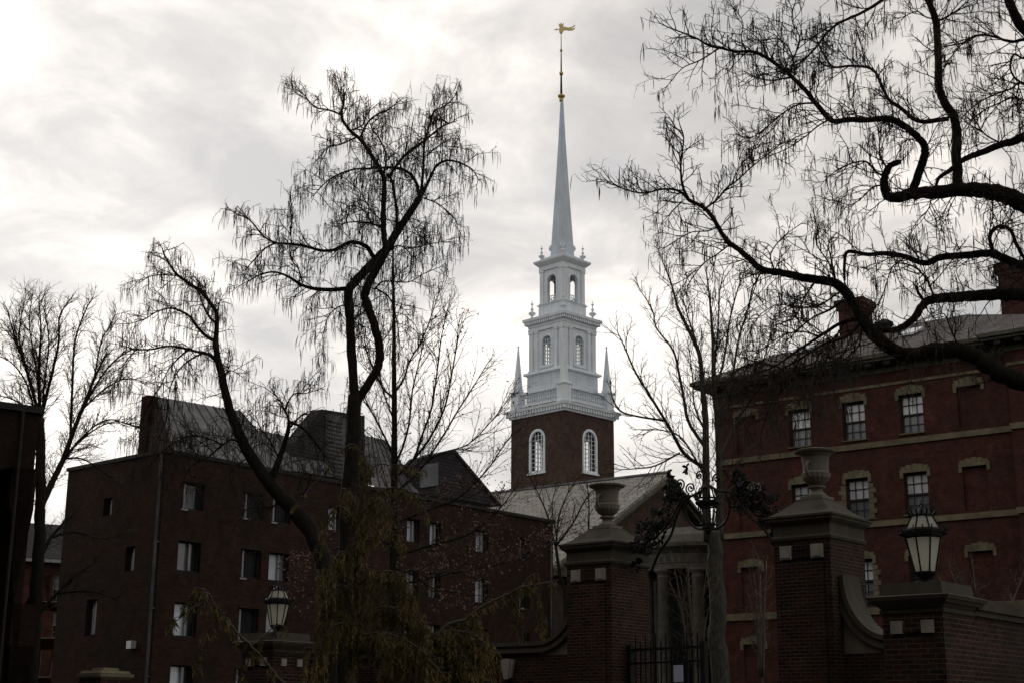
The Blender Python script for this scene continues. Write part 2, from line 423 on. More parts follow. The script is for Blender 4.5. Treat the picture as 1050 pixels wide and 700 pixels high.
# pedestals and obelisks on the four corners, balustrades between
ph = .40; pc = hb - ph + .02
ztop_ped = TZ(402.5)
for i, j in ((-1, -1), (1, -1), (1, 1), (-1, 1)):
    m = MB(); cs, cd = i * pc, j * pc
    m.frust(TF0, cs, cd, zc1, ph + .05, zc1 + .22, ph + .05); m.frust(TF0, cs, cd, zc1 + .22, ph, ztop_ped - .18, ph)
    m.frust(TF0, cs, cd, ztop_ped - .18, ph + .03, ztop_ped - .05, ph + .11); m.frust(TF0, cs, cd, ztop_ped - .05, ph + .11, ztop_ped, ph + .08)
    p_ = m.build('pedestal', M['white'], church)
    m = MB(); zt = TZ(356)
    m.frust(TF0, cs, cd, ztop_ped, .32, ztop_ped + .18, .32); m.frust(TF0, cs, cd, ztop_ped + .18, .27, zt, .03)
    q = TF0.p(cs, cd, zt); m.ball(q, .09, 8)
    m.build('obelisk', M['white'], p_)
zr0, zr1 = zc1 + .48, TZf(406.0, 0) + .12
for f in TF:
    m = MB(); e = pc - ph + .002
    m.box(f, -e, e, pc - .16, pc + .16, zc1 + .26, zr0); m.box(f, -e, -e + .3, pc - .1, pc + .1, zc1, zc1 + .26); m.box(f, e - .3, e, pc - .1, pc + .1, zc1, zc1 + .26); m.box(f, -.12, .12, pc - .1, pc + .1, zc1, zc1 + .26); m.box(f, -e, e, pc - .19, pc + .19, zr1 - .17, zr1)
    nb = 17
    for i in range(nb):
        x = -e + 2 * e * (i + .5) / nb; q = f.p(x, pc, zr0)
        h = zr1 - .17 - zr0
        m.lathe(q, [(.055, 0), (.055, h * .08), (.04, h * .12), (.085, h * .3), (.075, h * .42), (.035, h * .7), (.055, h * .88), (.055, h)], 6)
    m.build('balustrade', M['white'], church)
# clapboard stage
h2 = TH(36, 392); z2 = TZ(387)
m = MB(); m.frust(TF0, 0, 0, zc1 + .02, h2 + .04, z2, h2)
nbd = 18
cb = m.build('clapboard_stage', M['white_clap'], church)
bd = MB()
for i in range(nbd):
    z = zc1 + .1 + (z2 - zc1 - .1) * i / nbd
    for f in TF: bd.box(f, -h2 - .05, h2 + .05, h2 + .0, h2 + .045, z, z + .02)
bd.build('board_edge', M['white_clap'], cb)
h3 = TH(34.5, 360); zL0, zL1 = z2, TZ(383.5)
cornice('ledge', [(zL0, h2 + .06, zL0 + .1, h2 + .2), (zL0 + .1, h2 + .27, zL1, h2 + .22)], M['white'])
z3 = TZ(342)
w3 = 1.12
st3 = stage('window_stage', h3 - .10, zL1, z3, M['white'], (w3, TZf(373.5, h3), TZf(343.5, h3)), .3, frame_mat=M['white'], cols=4, rows=8)
for f in TF:
    for x, wv in ((-h3 + .26, .21), (h3 - .26, .21), (-h3 + .85, .17), (h3 - .85, .17)):
        m = MB(); m.box(f, x - wv, x + wv, h3 - .1 + .003, h3 + .03, zL1, z3 - .18); m.box(f, x - wv - .05, x + wv + .05, h3 - .1 + .003, h3 + .07, z3 - .18, z3 - .003)
        m.box(f, x - wv - .05, x + wv + .05, h3 - .1 + .003, h3 + .07, zL1 + .003, zL1 + .2)
        m.build('pilaster', M['white'], st3)
hc3 = TH(41.2, 330); zt3 = TZ(329.0)
cornice('stage_cornice', [(z3, h3 + .05, z3 + .25, h3 + .05), (z3 + .25, h3 + .0, zt3 - .75, h3 + .0), (zt3 - .75, h3 + .05, zt3 - .26, h3 + .10), (zt3 - .26, hc3 - .06, zt3 - .20, hc3 - .02), (zt3 - .20, hc3 - .02, zt3, hc3)],
        M['white'], dent=(zt3 - .50, zt3 - .27, hc3 - .10, .15, 19))
# belfry
h4 = TH(24.3, 322); z4 = TZ(314)
m = MB(); m.frust(TF0, 0, 0, zt3, h4 + .25, zt3 + .15, h4 + .06); m.frust(TF0, 0, 0, zt3 + .15, h4, z4 - .1, h4); m.frust(TF0, 0, 0, z4 - .1, h4 + .04, z4, h4 + .14)
m.build('belfry_base', M['white'], church)
h5 = TH(23.3, 295); z5 = TZ(279)
w5 = .98
bel = stage('belfry', h5 - .08, z4, z5, M['white'], (w5, TZf(309, h5), TZf(281.5, h5)), .28)
for f in TF:
    for x in (-h5 + .24, h5 - .24):
        m = MB(); m.box(f, x - .19, x + .19, h5 - .08 + .003, h5 + .03, z4, z5 - .16); m.box(f, x - .24, x + .24, h5 - .08 + .003, h5 + .07, z5 - .16, z5 - .003)
        m.box(f, x - .24, x + .24, h5 - .077, h5 + .07, z4 + .003, z4 + .16)
        m.build('pilaster', M['white'], bel)
    m = MB()
    # arch moulding and keystone, and a low rail in the opening
    a, b = TZf(309, h5), TZf(281.5, h5)
    m.prism(f, arch_poly(0, a, b + .1, w5 + .22), h5 - .077, h5 - .03, [arch_poly(0, a + .01, b - .0, w5 - .005)])
    m.box(f, -w5 / 2, w5 / 2, h5 - .30, h5 - .24, a + .32, a + .37); m.box(f, -w5 / 2, w5 / 2, h5 - .30, h5 - .24, a + .55, a + .60)
    for i in range(5):
        x = -w5 / 2 + w5 * (i + .5) / 5; m.box(f, x - .02, x + .02, h5 - .29, h5 - .25, a, a + .6)
    m.build('belfry_arch', M['white'], bel)
# bell and its frame
bz = TZ(300); c0 = V((tc0.x, tc0.y, bz))
m = MB(); m.lathe(c0, [(.68, -.55), (.62, -.45), (.47, -.1), (.40, .3), (.30, .5), (.1, .62), (.02, .66)], 20)
m.build('bell', M['gilt_dull'], church, True)
m = MB(); m.box(TF0, -.9, .9, -.08, .08, bz + .62, bz + .8); m.box(TF0, -.9, -.75, -.08, .08, z4, bz + .62); m.box(TF0, .75, .9, -.08, .08, z4, bz + .62)
m.tube([TF0.p(0, .2, bz + .7) + V((0, 0, 0)) + V((.75 * cos(2 * pi * i / 16) * .7, .75 * cos(2 * pi * i / 16) * .7, .75 * sin(2 * pi * i / 16))) for i in range(17)], .035, 5)
m.build('bell_frame', M['iron'], church)
hc5 = TH(29.8, 272); zt5 = TZ(269.5)
cornice('belfry_cornice', [(z5, h5 + .04, zt5 - .42, h5 + .04), (zt5 - .42, h5 + .1, zt5 - .24, h5 + .28), (zt5 - .24, hc5 - .1, zt5 - .15, hc5 - .02), (zt5 - .15, hc5 - .02, zt5, hc5)], M['white'])
m = MB(); m.frust(TF0, 0, 0, zt5, hc5 - .25, zt5 + .3, 1.25); m.build('belfry_roof', M['spire'], church)
# urn finials
def finial(c, s, parent):
    m = MB(); m.lathe(c, [(.26 * s, 0), (.26 * s, .12 * s), (.10 * s, .2 * s), (.08 * s, .32 * s), (.28 * s, .5 * s), (.32 * s, .62 * s), (.14 * s, .72 * s), (.06 * s, .82 * s), (.15 * s, .95 * s), (.05 * s, 1.07 * s), (.045 * s, 1.3 * s), (.12 * s, 1.38 * s), (.12 * s, 1.44 * s), (.03 * s, 1.5 * s), (.02 * s, 1.72 * s), (.004, 1.75 * s)], 12)
    m.build('urn_finial', M['white'], parent, True)
for i, j in ((-1, -1), (1, -1), (1, 1), (-1, 1)):
    q = hc5 - .50; finial(TF0.p(i * q, j * q, zt5 + .02), .86, church)
    q = hc3 - .58
    finial(TF0.p(i * q, j * q, zt3 + .02), .98, church)
# spire: eight sided, slightly entasised
zs0 = zt5 + .28; zs1 = TZ(104)
r0 = (at(TX + 13.1, 266, TY).x - at(TX, 266, TY).x); r1 = .14
m = MB(); m.lathe(V((tc0.x, tc0.y, 0)), [(r0 + .12, zs0), (r0 + .10, zs0 + .15), (r0, zs0 + .2), (r0 * .77, zs0 + (zs1 - zs0) * .25), (r0 * .53, zs0 + (zs1 - zs0) * .5), (r0 * .31, zs0 + (zs1 - zs0) * .75), (r1, zs1)], 8, pi / 8)
sp = m.build('spire', M['spire'], church)
m = MB()
for k in range(4):
    a = radians(-90 + 90 * k); f = Fr((tc0.x, tc0.y), (cos(a + pi / 2), sin(a + pi / 2))); z = TZ(255)
    m.lathe(f.p(0, r0 * .83, z) , [(.02, -.28), (.2, -.2), (.26, 0), (.2, .2), (.02, .28)], 10)
m.build('lucarne', M['white'], sp)
cx, cy = tc0.x - .05, tc0.y
def LZ(c, prof, mat, nm, n=14): 
    m = MB(); m.lathe(V((cx, cy, c)), prof, n); return m.build(nm, mat, church, True)
zg = TZ(103.5)
LZ(zg, [(.14, -.1), (.2, 0), (.17, .15), (.30, .32), (.36, .42), (.30, .5), (.1, .6), (.05, .7)], M['gold'], 'gilt_cup')
zr = TZ(36)
LZ(0, [(.10, zg + .5), (.07, TZ(75)), (.035, TZ(45)), (.03, zr)], M['iron'], 'vane_rod', 8)
for py, r in ((75.5, .19), (52, .13)):
    m = MB(); m.ball(V((cx, cy, TZ(py))), r, 10, 1.1); m.build('gilt_ball', M['gold'], church, True)
# weathervane: swallow-tailed banner with crown, flat gilt metal
vf = Fr((cx, cy), (1, -.12)); q = .0779
zv = TZ(31.5)
def vp(l): return [(a * q, zv + b * q) for a, b in l]
m = MB()
m.prism(vf, vp([(1, 4.5), (4, 4.3), (8, 3.0), (12, 3.6), (15, 5.6), (16.2, 5), (13.6, 3.0), (10.5, 1.8), (13, 1.6), (15.6, 2.4), (15.8, 1.4), (13, -.8), (9, -.9), (5, .0), (1, -1.4)]), -.02, .02)
m.prism(vf, vp([(-8, 1.3), (-5, 2.4), (-4.6, 1.7), (-1, 2.6), (-1, .9), (-4.6, .9), (-5, .2)]), -.02, .02)
m.prism(vf, vp([(-2.2, -2.5), (2.2, -2.5), (1.6, 4.4), (-1.6, 4.4)]), -.035, .035)
m.prism(vf, vp([(-2.4, 5), (2.4, 5), (3.1, 9), (1.3, 7.0), (0, 9.6), (-1.3, 7.0), (-3.1, 9)]), -.045, .045)
m.ball(V((cx, cy, zv - 3.4 * q)), .10, 8)
m.build('weathervane', M['gold'], church)

# nave: ridge runs away to the left from the gable
RA = at(680, 485, 92.0); RB0 = at(505, 508, 100.6)
rd = V((RA.x - RB0.x, RA.y - RB0.y, 0)).normalized(); nf = Fr((RA.x, RA.y), rd)      # s along ridge (towards camera right), n towards camera left
zR = RA.z
ew = 6.6; e_l = nf.hit(602, 549, 0)
perp = V((rd.y, -rd.x, 0))
# gable frame: s runs right-away
gf = Fr((RA.x, RA.y), (-perp.x, -perp.y))
sl_, zl_ = gf.hit(596, 552, 0)
rise = zR - zl_; half_w = -sl_
half_w2 = half_w * 1.35; zE = zR - rise * 1.35
m = MB()
Ln = 34
for sgn in (1, -1):
    a = [nf.p(.5, 0, zR), nf.p(-Ln, 0, zR), nf.p(-Ln, sgn * half_w2, zE), nf.p(.5, sgn * half_w2, zE)]
    m.add(a + [v + V((0, 0, -.22)) for v in a], [(0, 1, 2, 3), (7, 6, 5, 4), (0, 3, 7, 4), (3, 2, 6, 7), (2, 1, 5, 6), (1, 0, 4, 5)])
nr_ = m.build('nave_roof', M['cslate'], church)
m = MB(); m.tube([nf.p(.5, 0, zR + .02), nf.p(-Ln, 0, zR + .02)], .13, 6); m.build('ridge_cap', M['metal'], nr_)
m = MB()
m.prism(gf, [(-half_w2 + .5, 0), (half_w2 - .5, 0), (half_w2 - .5, zE - .05), (0, zR - .3), (-half_w2 + .5, zE - .05)], -.5, -.1)
m.box(nf, -Ln + .4, -.55, half_w2 - 1, half_w2 - .6, 0, zE - .1)
m.box(nf, -Ln + .4, -.55, -half_w2 + .6, -half_w2 + 1, 0, zE - .1)
m.box(nf, -Ln, -Ln + .38, -half_w2 + .6, half_w2 - .6, 0, zE - .1)
m.build('nave_wall', M['tbrick'], church)
m = MB()      # raking cornice and bed mouldings
for sgn in (1, -1):
    for (o0, o1, t0, t1) in ((0, .55, -.38, -.24), (0, .28, -.62, -.40)):
        k = (zR - zE) / half_w2
        a = []
        for s in (o0, o1 + .1):
            for t in (t0, t1):
                a += [gf.p(0, s, zR + t), gf.p(sgn * half_w2, s, zE + t)]
        m.add(a, [(0, 1, 3, 2), (4, 6, 7, 5), (0, 4, 5, 1), (2, 3, 7, 6), (0, 2, 6, 4), (1, 5, 7, 3)])
m.box(gf, -half_w2, half_w2, -.05, .45, zE - .6, zE - .1)
m.build('pediment_trim', M['cornice'], church)
m = MB(); m.prism(gf, arch_poly(0, zE + .9, zE + 2.4, 1.5), -.09, .02, [arch_poly(0, zE + 1.05, zE + 2.25, 1.2)]); wo = m.build('window', M['wtrim'], church)
m = MB(); m.prism(gf, arch_poly(0, zE + 1.05, zE + 2.25, 1.2), -.095, -.06); m.build('pane', M['pane_mid'], wo)
# curved stone portico with columns
PC = at(712, 640, 82); pr = 2.75
m = MB(); zt_ = at(700, 556, 79.5).z; zb_ = at(700, 582, 79.5).z
c3 = V((PC.x, PC.y, 0))
m.lathe(c3, [(pr - .5, zb_), (pr, zb_), (pr, zb_ + .3), (pr + .04, zb_ + .32), (pr + .04, zt_ - .55), (pr + .16, zt_ - .4), (pr + .42, zt_ - .2), (pr + .45, zt_), (pr - .1, zt_ + .05), (pr - .3, zt_ + .5), (pr - .9, zt_ + .95), (.1, zt_ + 1.2)], 48)
en = m.build('portico_entablature', M['gran'], church)
m = MB()
for i in range(40):
    a = 2 * pi * i / 40; f = Fr((c3.x, c3.y), (cos(a), sin(a)))
    for d in (-.07, 0, .07): m.box(f, d - .02, d + .02, pr + .03, pr + .075, zb_ + .42, zt_ - .68)
m.build('triglyph', M['gran'], en)
for k in range(8):
    a = radians(-90 - 46.6 + 45 * k) ; q = V((c3.x + (pr - .25) * cos(a), c3.y + (pr - .25) * sin(a), 0))
    m = MB(); R = .36
    m.lathe(q, [(R + .16, 0), (R + .16, .2), (R + .05, .3), (R, .5), (R * .98, zb_ * .5), (R * .86, zb_ - .5), (R * .95, zb_ - .45), (R * .95, zb_ - .38), (R * .87, zb_ - .35), (R * .9, zb_ - .25), (R + .12, zb_ - .13), (R + .12, zb_)], 24)
    m.build('portico_column', M['gran'], church, True)
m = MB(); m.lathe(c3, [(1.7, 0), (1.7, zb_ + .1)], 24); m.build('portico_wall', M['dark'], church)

# ---------------------------------------------------------------- RIGHT HALL
A_ = at(1042, 436, 58.4); B_ = at(770, 470, 65.9)
hd = V((A_.x - B_.x, A_.y - B_.y, 0)); HF = Fr((A_.x, A_.y), hd)
hall = empty('brick_hall', (A_.x, A_.y, 0), 'red brick hall with sandstone window heads, slate hipped roof and two tall chimneys', 'building')
zcor = HF.hit(950, 370)[1]; s_left = HF.xat(733, zcor); s_bay = HF.xat(1041, HF.hit(1041, 433)[1])
colpx = [(765, 428), (820, 440), (875.5, 433), (934.5, 424), (994.5, 415)]
cols = [HF.hit(px, py)[0] for px, py in colpx]
# row heights from the best seen column
zt1, zb1 = HF.hit(945, 402)[1], HF.hit(945, 443.5)[1]
zt2, zb2 = HF.hit(949, 482.5)[1], HF.hit(951, 527)[1]
crs1, crs2 = HF.hit(950, 446.5)[1], HF.hit(950, 529.5)[1]
crs3 = HF.hit(775, 628)[1]
zt3_, zt4_ = HF.hit(774, 580.5)[1], HF.hit(776, 660)[1]
hwin = zt1 - zb1
rowsz = [(zb1, zt1), (zb2, zt2), (zt3_ - hwin * 1.05, zt3_), (zt4_ - hwin * 1.1, zt4_)]
rows_n = ['top', 'third', 'second', 'ground']
ww = (HF.hit(946, 424)[0] - HF.hit(923.5, 427)[0]) / 2 * 1.07
wb = (HF.hit(1007, 415)[0] - HF.hit(982, 418)[0]) / 2
holes = []; wins = []
more_cols = cols[:1] + cols[1:]
blind = {(0, 0), (0, 1), (0, 2), (0, 3), (4, 0), (4, 1), (4, 2), (4, 3)}
for ci, s in enumerate(cols):
    for ri, (a, b) in enumerate(rowsz):
        hw = wb if (ci, ri) in blind else ww
        if ri == 3: a = max(a, 1.0)
        holes.append([(s - hw, a), (s + hw, a), (s + hw, b), (s - hw, b)]); wins.append((ci, ri, s, hw, a, b))
m = MB(); zw = zcor
m.prism(HF, [(s_left, 0), (s_bay, 0), (s_bay, zw), (s_left, zw)], -.4, 0, holes)
bayw = 4
m.box(HF, s_bay + .002, s_bay + bayw, -.4, .45, 0, zw)
lf = Fr(HF.p(s_left, -.4, 0), -HF.n)      # left end wall
DEP = 16
m.box(HF, s_left, s_left + .4, -DEP, -.402, 0, zw)
m.box(HF, s_bay + bayw - .4, s_bay + bayw, -DEP, -.402, 0, zw)
m.box(HF, s_left + .402, s_bay + bayw - .402, -DEP, -DEP + .4, 0, zw)
for ci, ri, s, hw, a, b in wins:
    if (ci, ri) in blind: m.box(HF, s - hw, s + hw, -.30, -.13, a, b)
m.build('brick_wall', M['hbrick'], hall)
m = MB()
for z, t in ((crs1, .24), (crs2, .24), (crs3, .3)):
    m.box(HF, s_left - .04, s_bay - .003, -.1, .09, z - t, z); m.box(HF, s_bay - .05, s_bay + bayw, .3, .54, z - t, z)
    m.box(HF, s_left - .09, s_left - .003, -DEP, -.1, z - t, z)
m.build('stone_course', M['sand'], hall)
zband = HF.hit(940, 388)[1]
m = MB(); m.box(HF, s_left - .03, s_bay - .003, -.1, .05, zband - .12, zband); m.box(HF, s_bay - .02, s_bay + bayw, .3, .5, zband - .12, zband); m.build('string_course', M['sand'], hall)
def lintel(s, hw, b, tall=.42, quoin=False, a=0):
    m = MB(); W = hw + .10; n = 5 if hw < .75 else 6
    # stepped voussoirs
    hts = [.74, .90, 1.0, .90, .74] if n == 5 else [.72, .88, .98, .98, .88, .72]
    for i in range(n):
        t0, t1 = -1 + 2 * i / n, -1 + 2 * (i + 1) / n
        m.prism(HF, [(s + t0 * (hw + .02) + .004, b + .003), (s + t1 * (hw + .02) - .004, b + .003), (s + t1 * W - .006, b + tall * hts[i]), (s + t0 * W + .006, b + tall * hts[i])], -.12, .06)
    for sg in (-1, 1):
        a0 = s + sg * (hw + .002); a1 = s + sg * (W + .04)
        m.box(HF, min(a0, a1), max(a0, a1), -.12, .055, b - .22, b + tall * .45)
    if quoin:
        k = 0; z = b - .27
        while z > a:
            for sg in (-1, 1):
                a0 = s + sg * (hw + .002); a1 = s + sg * (hw + (.34 if k % 2 else .22))
                m.box(HF, min(a0, a1), max(a0, a1), -.12, .05, max(a, z - .20), z)
            z -= .215; k += 1
    return m.build('window_head', M['sand'], hall)
def sash(s, hw, a, b, parent, fr=HF, top='pane_blind', bot='pane_mid', bars=(3, 2), fm='trim', rec=.16):
    m = MB(); t = .07; mid = (a + b) / 2
    m.box(fr, s - hw, s - hw + t, -rec - .06, -rec, a, b); m.box(fr, s + hw - t, s + hw, -rec - .06, -rec, a, b)
    m.box(fr, s - hw + t, s + hw - t, -rec - .06, -rec, b - t * 1.3, b); m.box(fr, s - hw + t, s + hw - t, -rec - .06, -rec, a, a + t * 1.3)
    m.box(fr, s - hw + t, s + hw - t, -rec - .07, -rec - .01, mid - .04, mid + .04)
    for i in range(1, bars[0]):
        x = s - hw + 2 * hw * i / bars[0]; m.box(fr, x - .014, x + .014, -rec - .05, -rec - .02, a + t, b - t)
    for (q0, q1) in ((a, mid), (mid, b)):
        for i in range(1, bars[1]):
            z = q0 + (q1 - q0) * i / bars[1]; m.box(fr, s - hw + t, s + hw - t, -rec - .048, -rec - .022, z - .014, z + .014)
    w_ = m.build('window', M[fm], parent)
    m = MB(); m.box(fr, s - hw + .02, s + hw - .02, -rec - .10, -rec - .075, mid, b - .02); m.build('pane', M[top], w_)
    m = MB(); m.box(fr, s - hw + .02, s + hw - .02, -rec - .13, -rec - .105, a + .02, mid); m.build('pane', M[bot], w_)
    m = MB(); m.box(fr, s - hw - .05, s + hw + .05, -rec, .10, a - .0, a + .06); m.build('sill', M['sand'], w_)
for ci, ri, s, hw, a, b in wins:
    q = (ci == 2 and ri in (1, 2))
    lintel(s, hw, b, .40 if ri == 0 else .36, q, a)
    if (ci, ri) not in blind: sash(s, hw, a, b, hall, top='pane_blind' if ri != 2 or ci != 3 else 'pane_dark', bot='pane_mid')
# eaves cornice with brackets, and hipped roof
OV = .85; ze = HF.hit(950, 355.5, OV)[1]
m = MB()
S1 = s_bay + bayw
def ring(d_out, z0, z1):
    m.box(HF, s_left - d_out, s_bay + .45 - .002 - .45, -DEP - d_out, d_out, z0, z1)
    m.box(HF, s_bay - d_out + .002, S1 + d_out, -DEP - d_out, .45 + d_out, z0, z1)
ring(.06, zcor - .22, zcor); 
m.build('frieze', M['cornice'], hall)
m = MB(); ring(OV - .12, ze - .22, ze - .10); ring(OV, ze - .10, ze + .06); m.build('eaves', M['cornice'], hall)
def bracket(m): m.build('eaves_bracket', M['trim'], hall)
s = s_left + .3
while s < s_bay - .8:
    m = MB(); m.box(HF, s - .13, s + .13, .12, OV - .2, ze - .40, ze - .222); s += .85; bracket(m)
s = s_bay - .1
while s < S1:
    m = MB(); m.box(HF, s - .13, s + .13, .57, .45 + OV - .2, ze - .40, ze - .222); s += .85; bracket(m)
k = -1.
while k > -DEP:
    m = MB(); m.box(HF, s_left - OV + .2, s_left - .12, k - .13, k + .13, ze - .40, ze - .222); k -= .85; bracket(m)
m = MB(); m.box(HF, s_left - .12, S1, -.5, .12, zcor, ze - .222)
m.build('bed_mould', M['trim'], hall)
rb, zr_ = -6.5, None
zr_ = HF.hit(981, 324, rb)[1]
sA = HF.hit(852, 346, rb)[0]; sB = HF.hit(990, 323, rb)[0]
m = MB()
e0, e1 = s_left - OV, S1 + OV
a = [HF.p(e0, OV, ze + .062), HF.p(e1, OV, ze + .062), HF.p(e1, -DEP - OV, ze + .062), HF.p(e0, -DEP - OV, ze + .062), HF.p(sA, rb, zr_), HF.p(sB, rb, zr_), HF.p(sB, rb - 3.5, zr_), HF.p(sA, rb - 3.5, zr_)]
m.add(a, [(0, 1, 5, 4), (1, 2, 6, 5), (2, 3, 7, 6), (3, 0, 4, 7), (4, 5, 6, 7), (3, 2, 1, 0)])
rf = m.build('roof', M['slate'], hall)
def roof_d(s, d):   # height of the front slope
    t = (OV - d) / (OV - rb); return ze + .062 + (zr_ - ze) * t
def chimney(pxl, pxr, pyt, d0, d1, parent, mat):
    s0, z1 = HF.hit(pxl, pyt, d1); s1 = HF.hit(pxr, pyt, d1)[0]
    m = MB(); m.box(HF, s0, s1, d0, d1, ze + .3, z1 - .5)
    m.box(HF, s0 - .08, s1 + .08, d0 - .08, d1 + .08, z1 - .5, z1 - .3); m.box(HF, s0 - .16, s1 + .16, d0 - .16, d1 + .16, z1 - .3, z1)
    m.box(HF, s0 - .05, s1 + .05, d0 - .05, d1 + .05, z1 - 1.6, z1 - 1.45)
    c = m.build('chimney', mat, parent)
chimney(859, 883, 309, -7.2, -6.0, rf, M['hbrick'])
chimney(1023, 1062, 272, -6.2, -4.4, rf, M['hbrick'])
for pl, pr_, py in ((929, 945, 343), (815, 834, 367)):
    # skylight lying on the slope
    s0 = HF.hit(pl, py, -3.2)[0]; s1 = HF.hit(pr_, py, -3.2)[0]
    m = MB(); pts = []
    for dd in (.06, .16):
        for s_, d in ((s0, -2.4), (s1, -2.4), (s1, -3.6), (s0, -3.6)): pts.append(HF.p(s_, d, roof_d(0, d) + dd))
    m.add(pts, [(0, 3, 2, 1), (4, 5, 6, 7), (0, 1, 5, 4), (1, 2, 6, 5), (2, 3, 7, 6), (3, 0, 4, 7)]); m.build('skylight', M['pane_blind'], rf)
s0 = HF.hit(899, 336, -5)[0]; q = HF.p(s0 + .4, -5, 0)
m = MB(); zz = roof_d(0, -5) - .2
m.lathe(V((q.x, q.y, zz)), [(.3, 0), (.3, .45), (.42, .48), (.42, .62), (.1, .8), (.02, .82)], 12); m.build('roof_vent', M['shingle'], rf)

# ---------------------------------------------------------------- LEFT DORMITORY
C0 = at(170, 463, 54.0); C1 = at(567, 536, 54.0 * (750.8 - 463) / (750.8 - 536))
CF = Fr((C0.x, C0.y), (C1.x - C0.x, C1.y - C0.y))
zP = (C0.z + C1.z) / 2
SL = (V((C1.x, C1.y, 0)) - V((C0.x, C0.y, 0))).length
CL0 = at(70, 484.5, 54.0 * (750.8 - 463) / (750.8 - 484.5))
LF = Fr((CL0.x, CL0.y), (C0.x - CL0.x, C0.y - CL0.y)); LL = (V((C0.x, C0.y, 0)) - V((CL0.x, CL0.y, 0))).length
dorm = empty('dormitory', (C0.x, C0.y, 0), 'dark red brick dormitory with jagged grey metal roofs and casement windows, left of the church', 'building')
rz = [(CF.hit(196, b)[1], CF.hit(196, a)[1]) for a, b in ((494, 522), (555, 586), (618, 653), (682, 718))]
cw = []   # (centre s, half width, style)
zmid = rz[1][1]
for px, hwpx, sty in ((195, 11.5, 0), (258, 10.5, 1), (286.5, 10, 2), (343, 8, 0), (365, 7, 2), (423, 6.5, 2), (446, 6, 0), (494, 6.5, 2), (538, 5, 1)):
    s = CF.xat(px, zmid); s2 = CF.xat(px + hwpx, zmid); cw.append((s, s2 - s, sty))
holes = []
for s, hw, st in cw:
    for a, b in rz:
        a = max(a, .9); holes.append([(s - hw, a), (s + hw, a), (s + hw, b), (s - hw, b)])
m = MB(); s_end = SL
m.prism(CF, [(0, 0), (s_end, 0), (s_end, zP), (0, zP)], -.35, 0, holes)
lh = []
for px, py0, py1, hwm in ((111, 510, 528, .28), (95, 614, 651, .38), (134, 560, 585, .3)):
    s, z1 = LF.hit(px, py0); z0 = LF.hit(px, py1)[1]; lh.append((s, hwm, z0, z1))
m.prism(LF, [(0, 0), (LL - .352, 0), (LL - .352, zP), (0, zP)], -.35, 0, [[(s - h, a), (s + h, a), (s + h, b), (s - h, b)] for s, h, a, b in lh])
DD = LL * .93; BL = V((CL0.x, CL0.y, 0)); BR = CF.p(s_end, -DD, 0)
m.box(CF, s_end - .35, s_end, -DD, -.352, 0, zP)
KF = Fr(BR, (BL - BR)); m.box(KF, .4, (BL - BR).length - .4, -.35, 0, 0, zP - .1)
m.build('brick_wall', M['cbrick'], dorm)
m = MB()
m.box(CF, -.06, s_end + .10, -.5, .07, zP - .0, zP + .14); m.box(LF, -.06, LL - .55, -.5, .07, zP + .0, zP + .14)
m.box(CF, s_end - .5, s_end + .10, -DD, -.502, zP, zP + .14)
m.build('parapet_coping', M['trim'], dorm)
m = MB(); cc4 = [V((C0.x, C0.y, 0)), CF.p(s_end, 0, 0), BR, BL]; mid4 = sum(cc4, V((0, 0, 0))) / 4
cc4 = [c.lerp(mid4, .03) for c in cc4]
m.add([c + V((0, 0, zP - .5)) for c in cc4] + [c + V((0, 0, zP - .15)) for c in cc4], [(0, 3, 2, 1), (4, 5, 6, 7), (0, 1, 5, 4), (1, 2, 6, 5), (2, 3, 7, 6), (3, 0, 4, 7)]); m.build('flat_roof', M['metal'], dorm)
def casement(fr, s, hw, a, b, sty, parent, seed):
    R = random.Random(seed)
    m = MB(); t = .055
    for x0, x1 in ((s - hw, s - hw + t), (s + hw - t, s + hw)): m.box(fr, x0, x1, -.24, -.16, a, b)
    m.box(fr, s - hw + t, s + hw - t, -.24, -.16, b - t, b); m.box(fr, s - hw + t, s + hw - t, -.24, -.16, a, a + t)
    xm = s - hw + 2 * hw * (.22 if sty == 1 else .60)
    wf = m.build('window', M['trim'], parent)
    m = MB(); m.box(fr, xm - .04, xm + .04, -.20, -.13, a + t, b - t); m.box(fr, s - hw, s - hw + .3, -.10, .04, a - .07, a - .003) if sty == 1 else None
    m.build('mullion', M['wtrim'], wf)
    l, r = {0: ('pane_white', 'pane_dark'), 1: ('pane_dark', 'pane_dark'), 2: ('pane_white', 'pane_mid'), 3: ('pane_dark', 'pane_dark')}[sty]
    if sty == 0 and R.random() < .35: l = 'pane_mid'
    m = MB(); m.box(fr, s - hw + .02, xm, -.27, -.25, a + .02, b - .02); m.build('pane', M[l], wf)
    m = MB(); m.box(fr, xm, s + hw - .02, -.30, -.28, a + .02, b - .02); m.build('pane', M[r], wf)
k = 0
for ci, (s, hw, st) in enumerate(cw):
    for ri, (a, b) in enumerate(rz):
        sty = st
        if ci == 0 and ri == 0: sty = 1
        if ci == 2 and ri == 0: sty = 1
        casement(CF, s, hw, max(a, .9), b, sty, dorm, k + 3); k += 1
for s, h, a, b in lh: casement(LF, s, h, a, b, 0, dorm, k); k += 1
for px, fr, dd in ((163.5, LF, .1), (565, CF, .1)):
    m = MB()
    s = fr.xat(px, zP - 1.2, .1); p0 = fr.p(s, dd, 0); p1 = fr.p(s, dd, zP - .05)
    m.tube([p0, p1], .055, 8)
    z = 1.
    while z < zP: m.box(fr, s - .09, s + .09, 0.002, .12, z, z + .05); z += 2.4
    m.build('downpipe', M['metal'], dorm)
s, z = LF.hit(137, 661); 
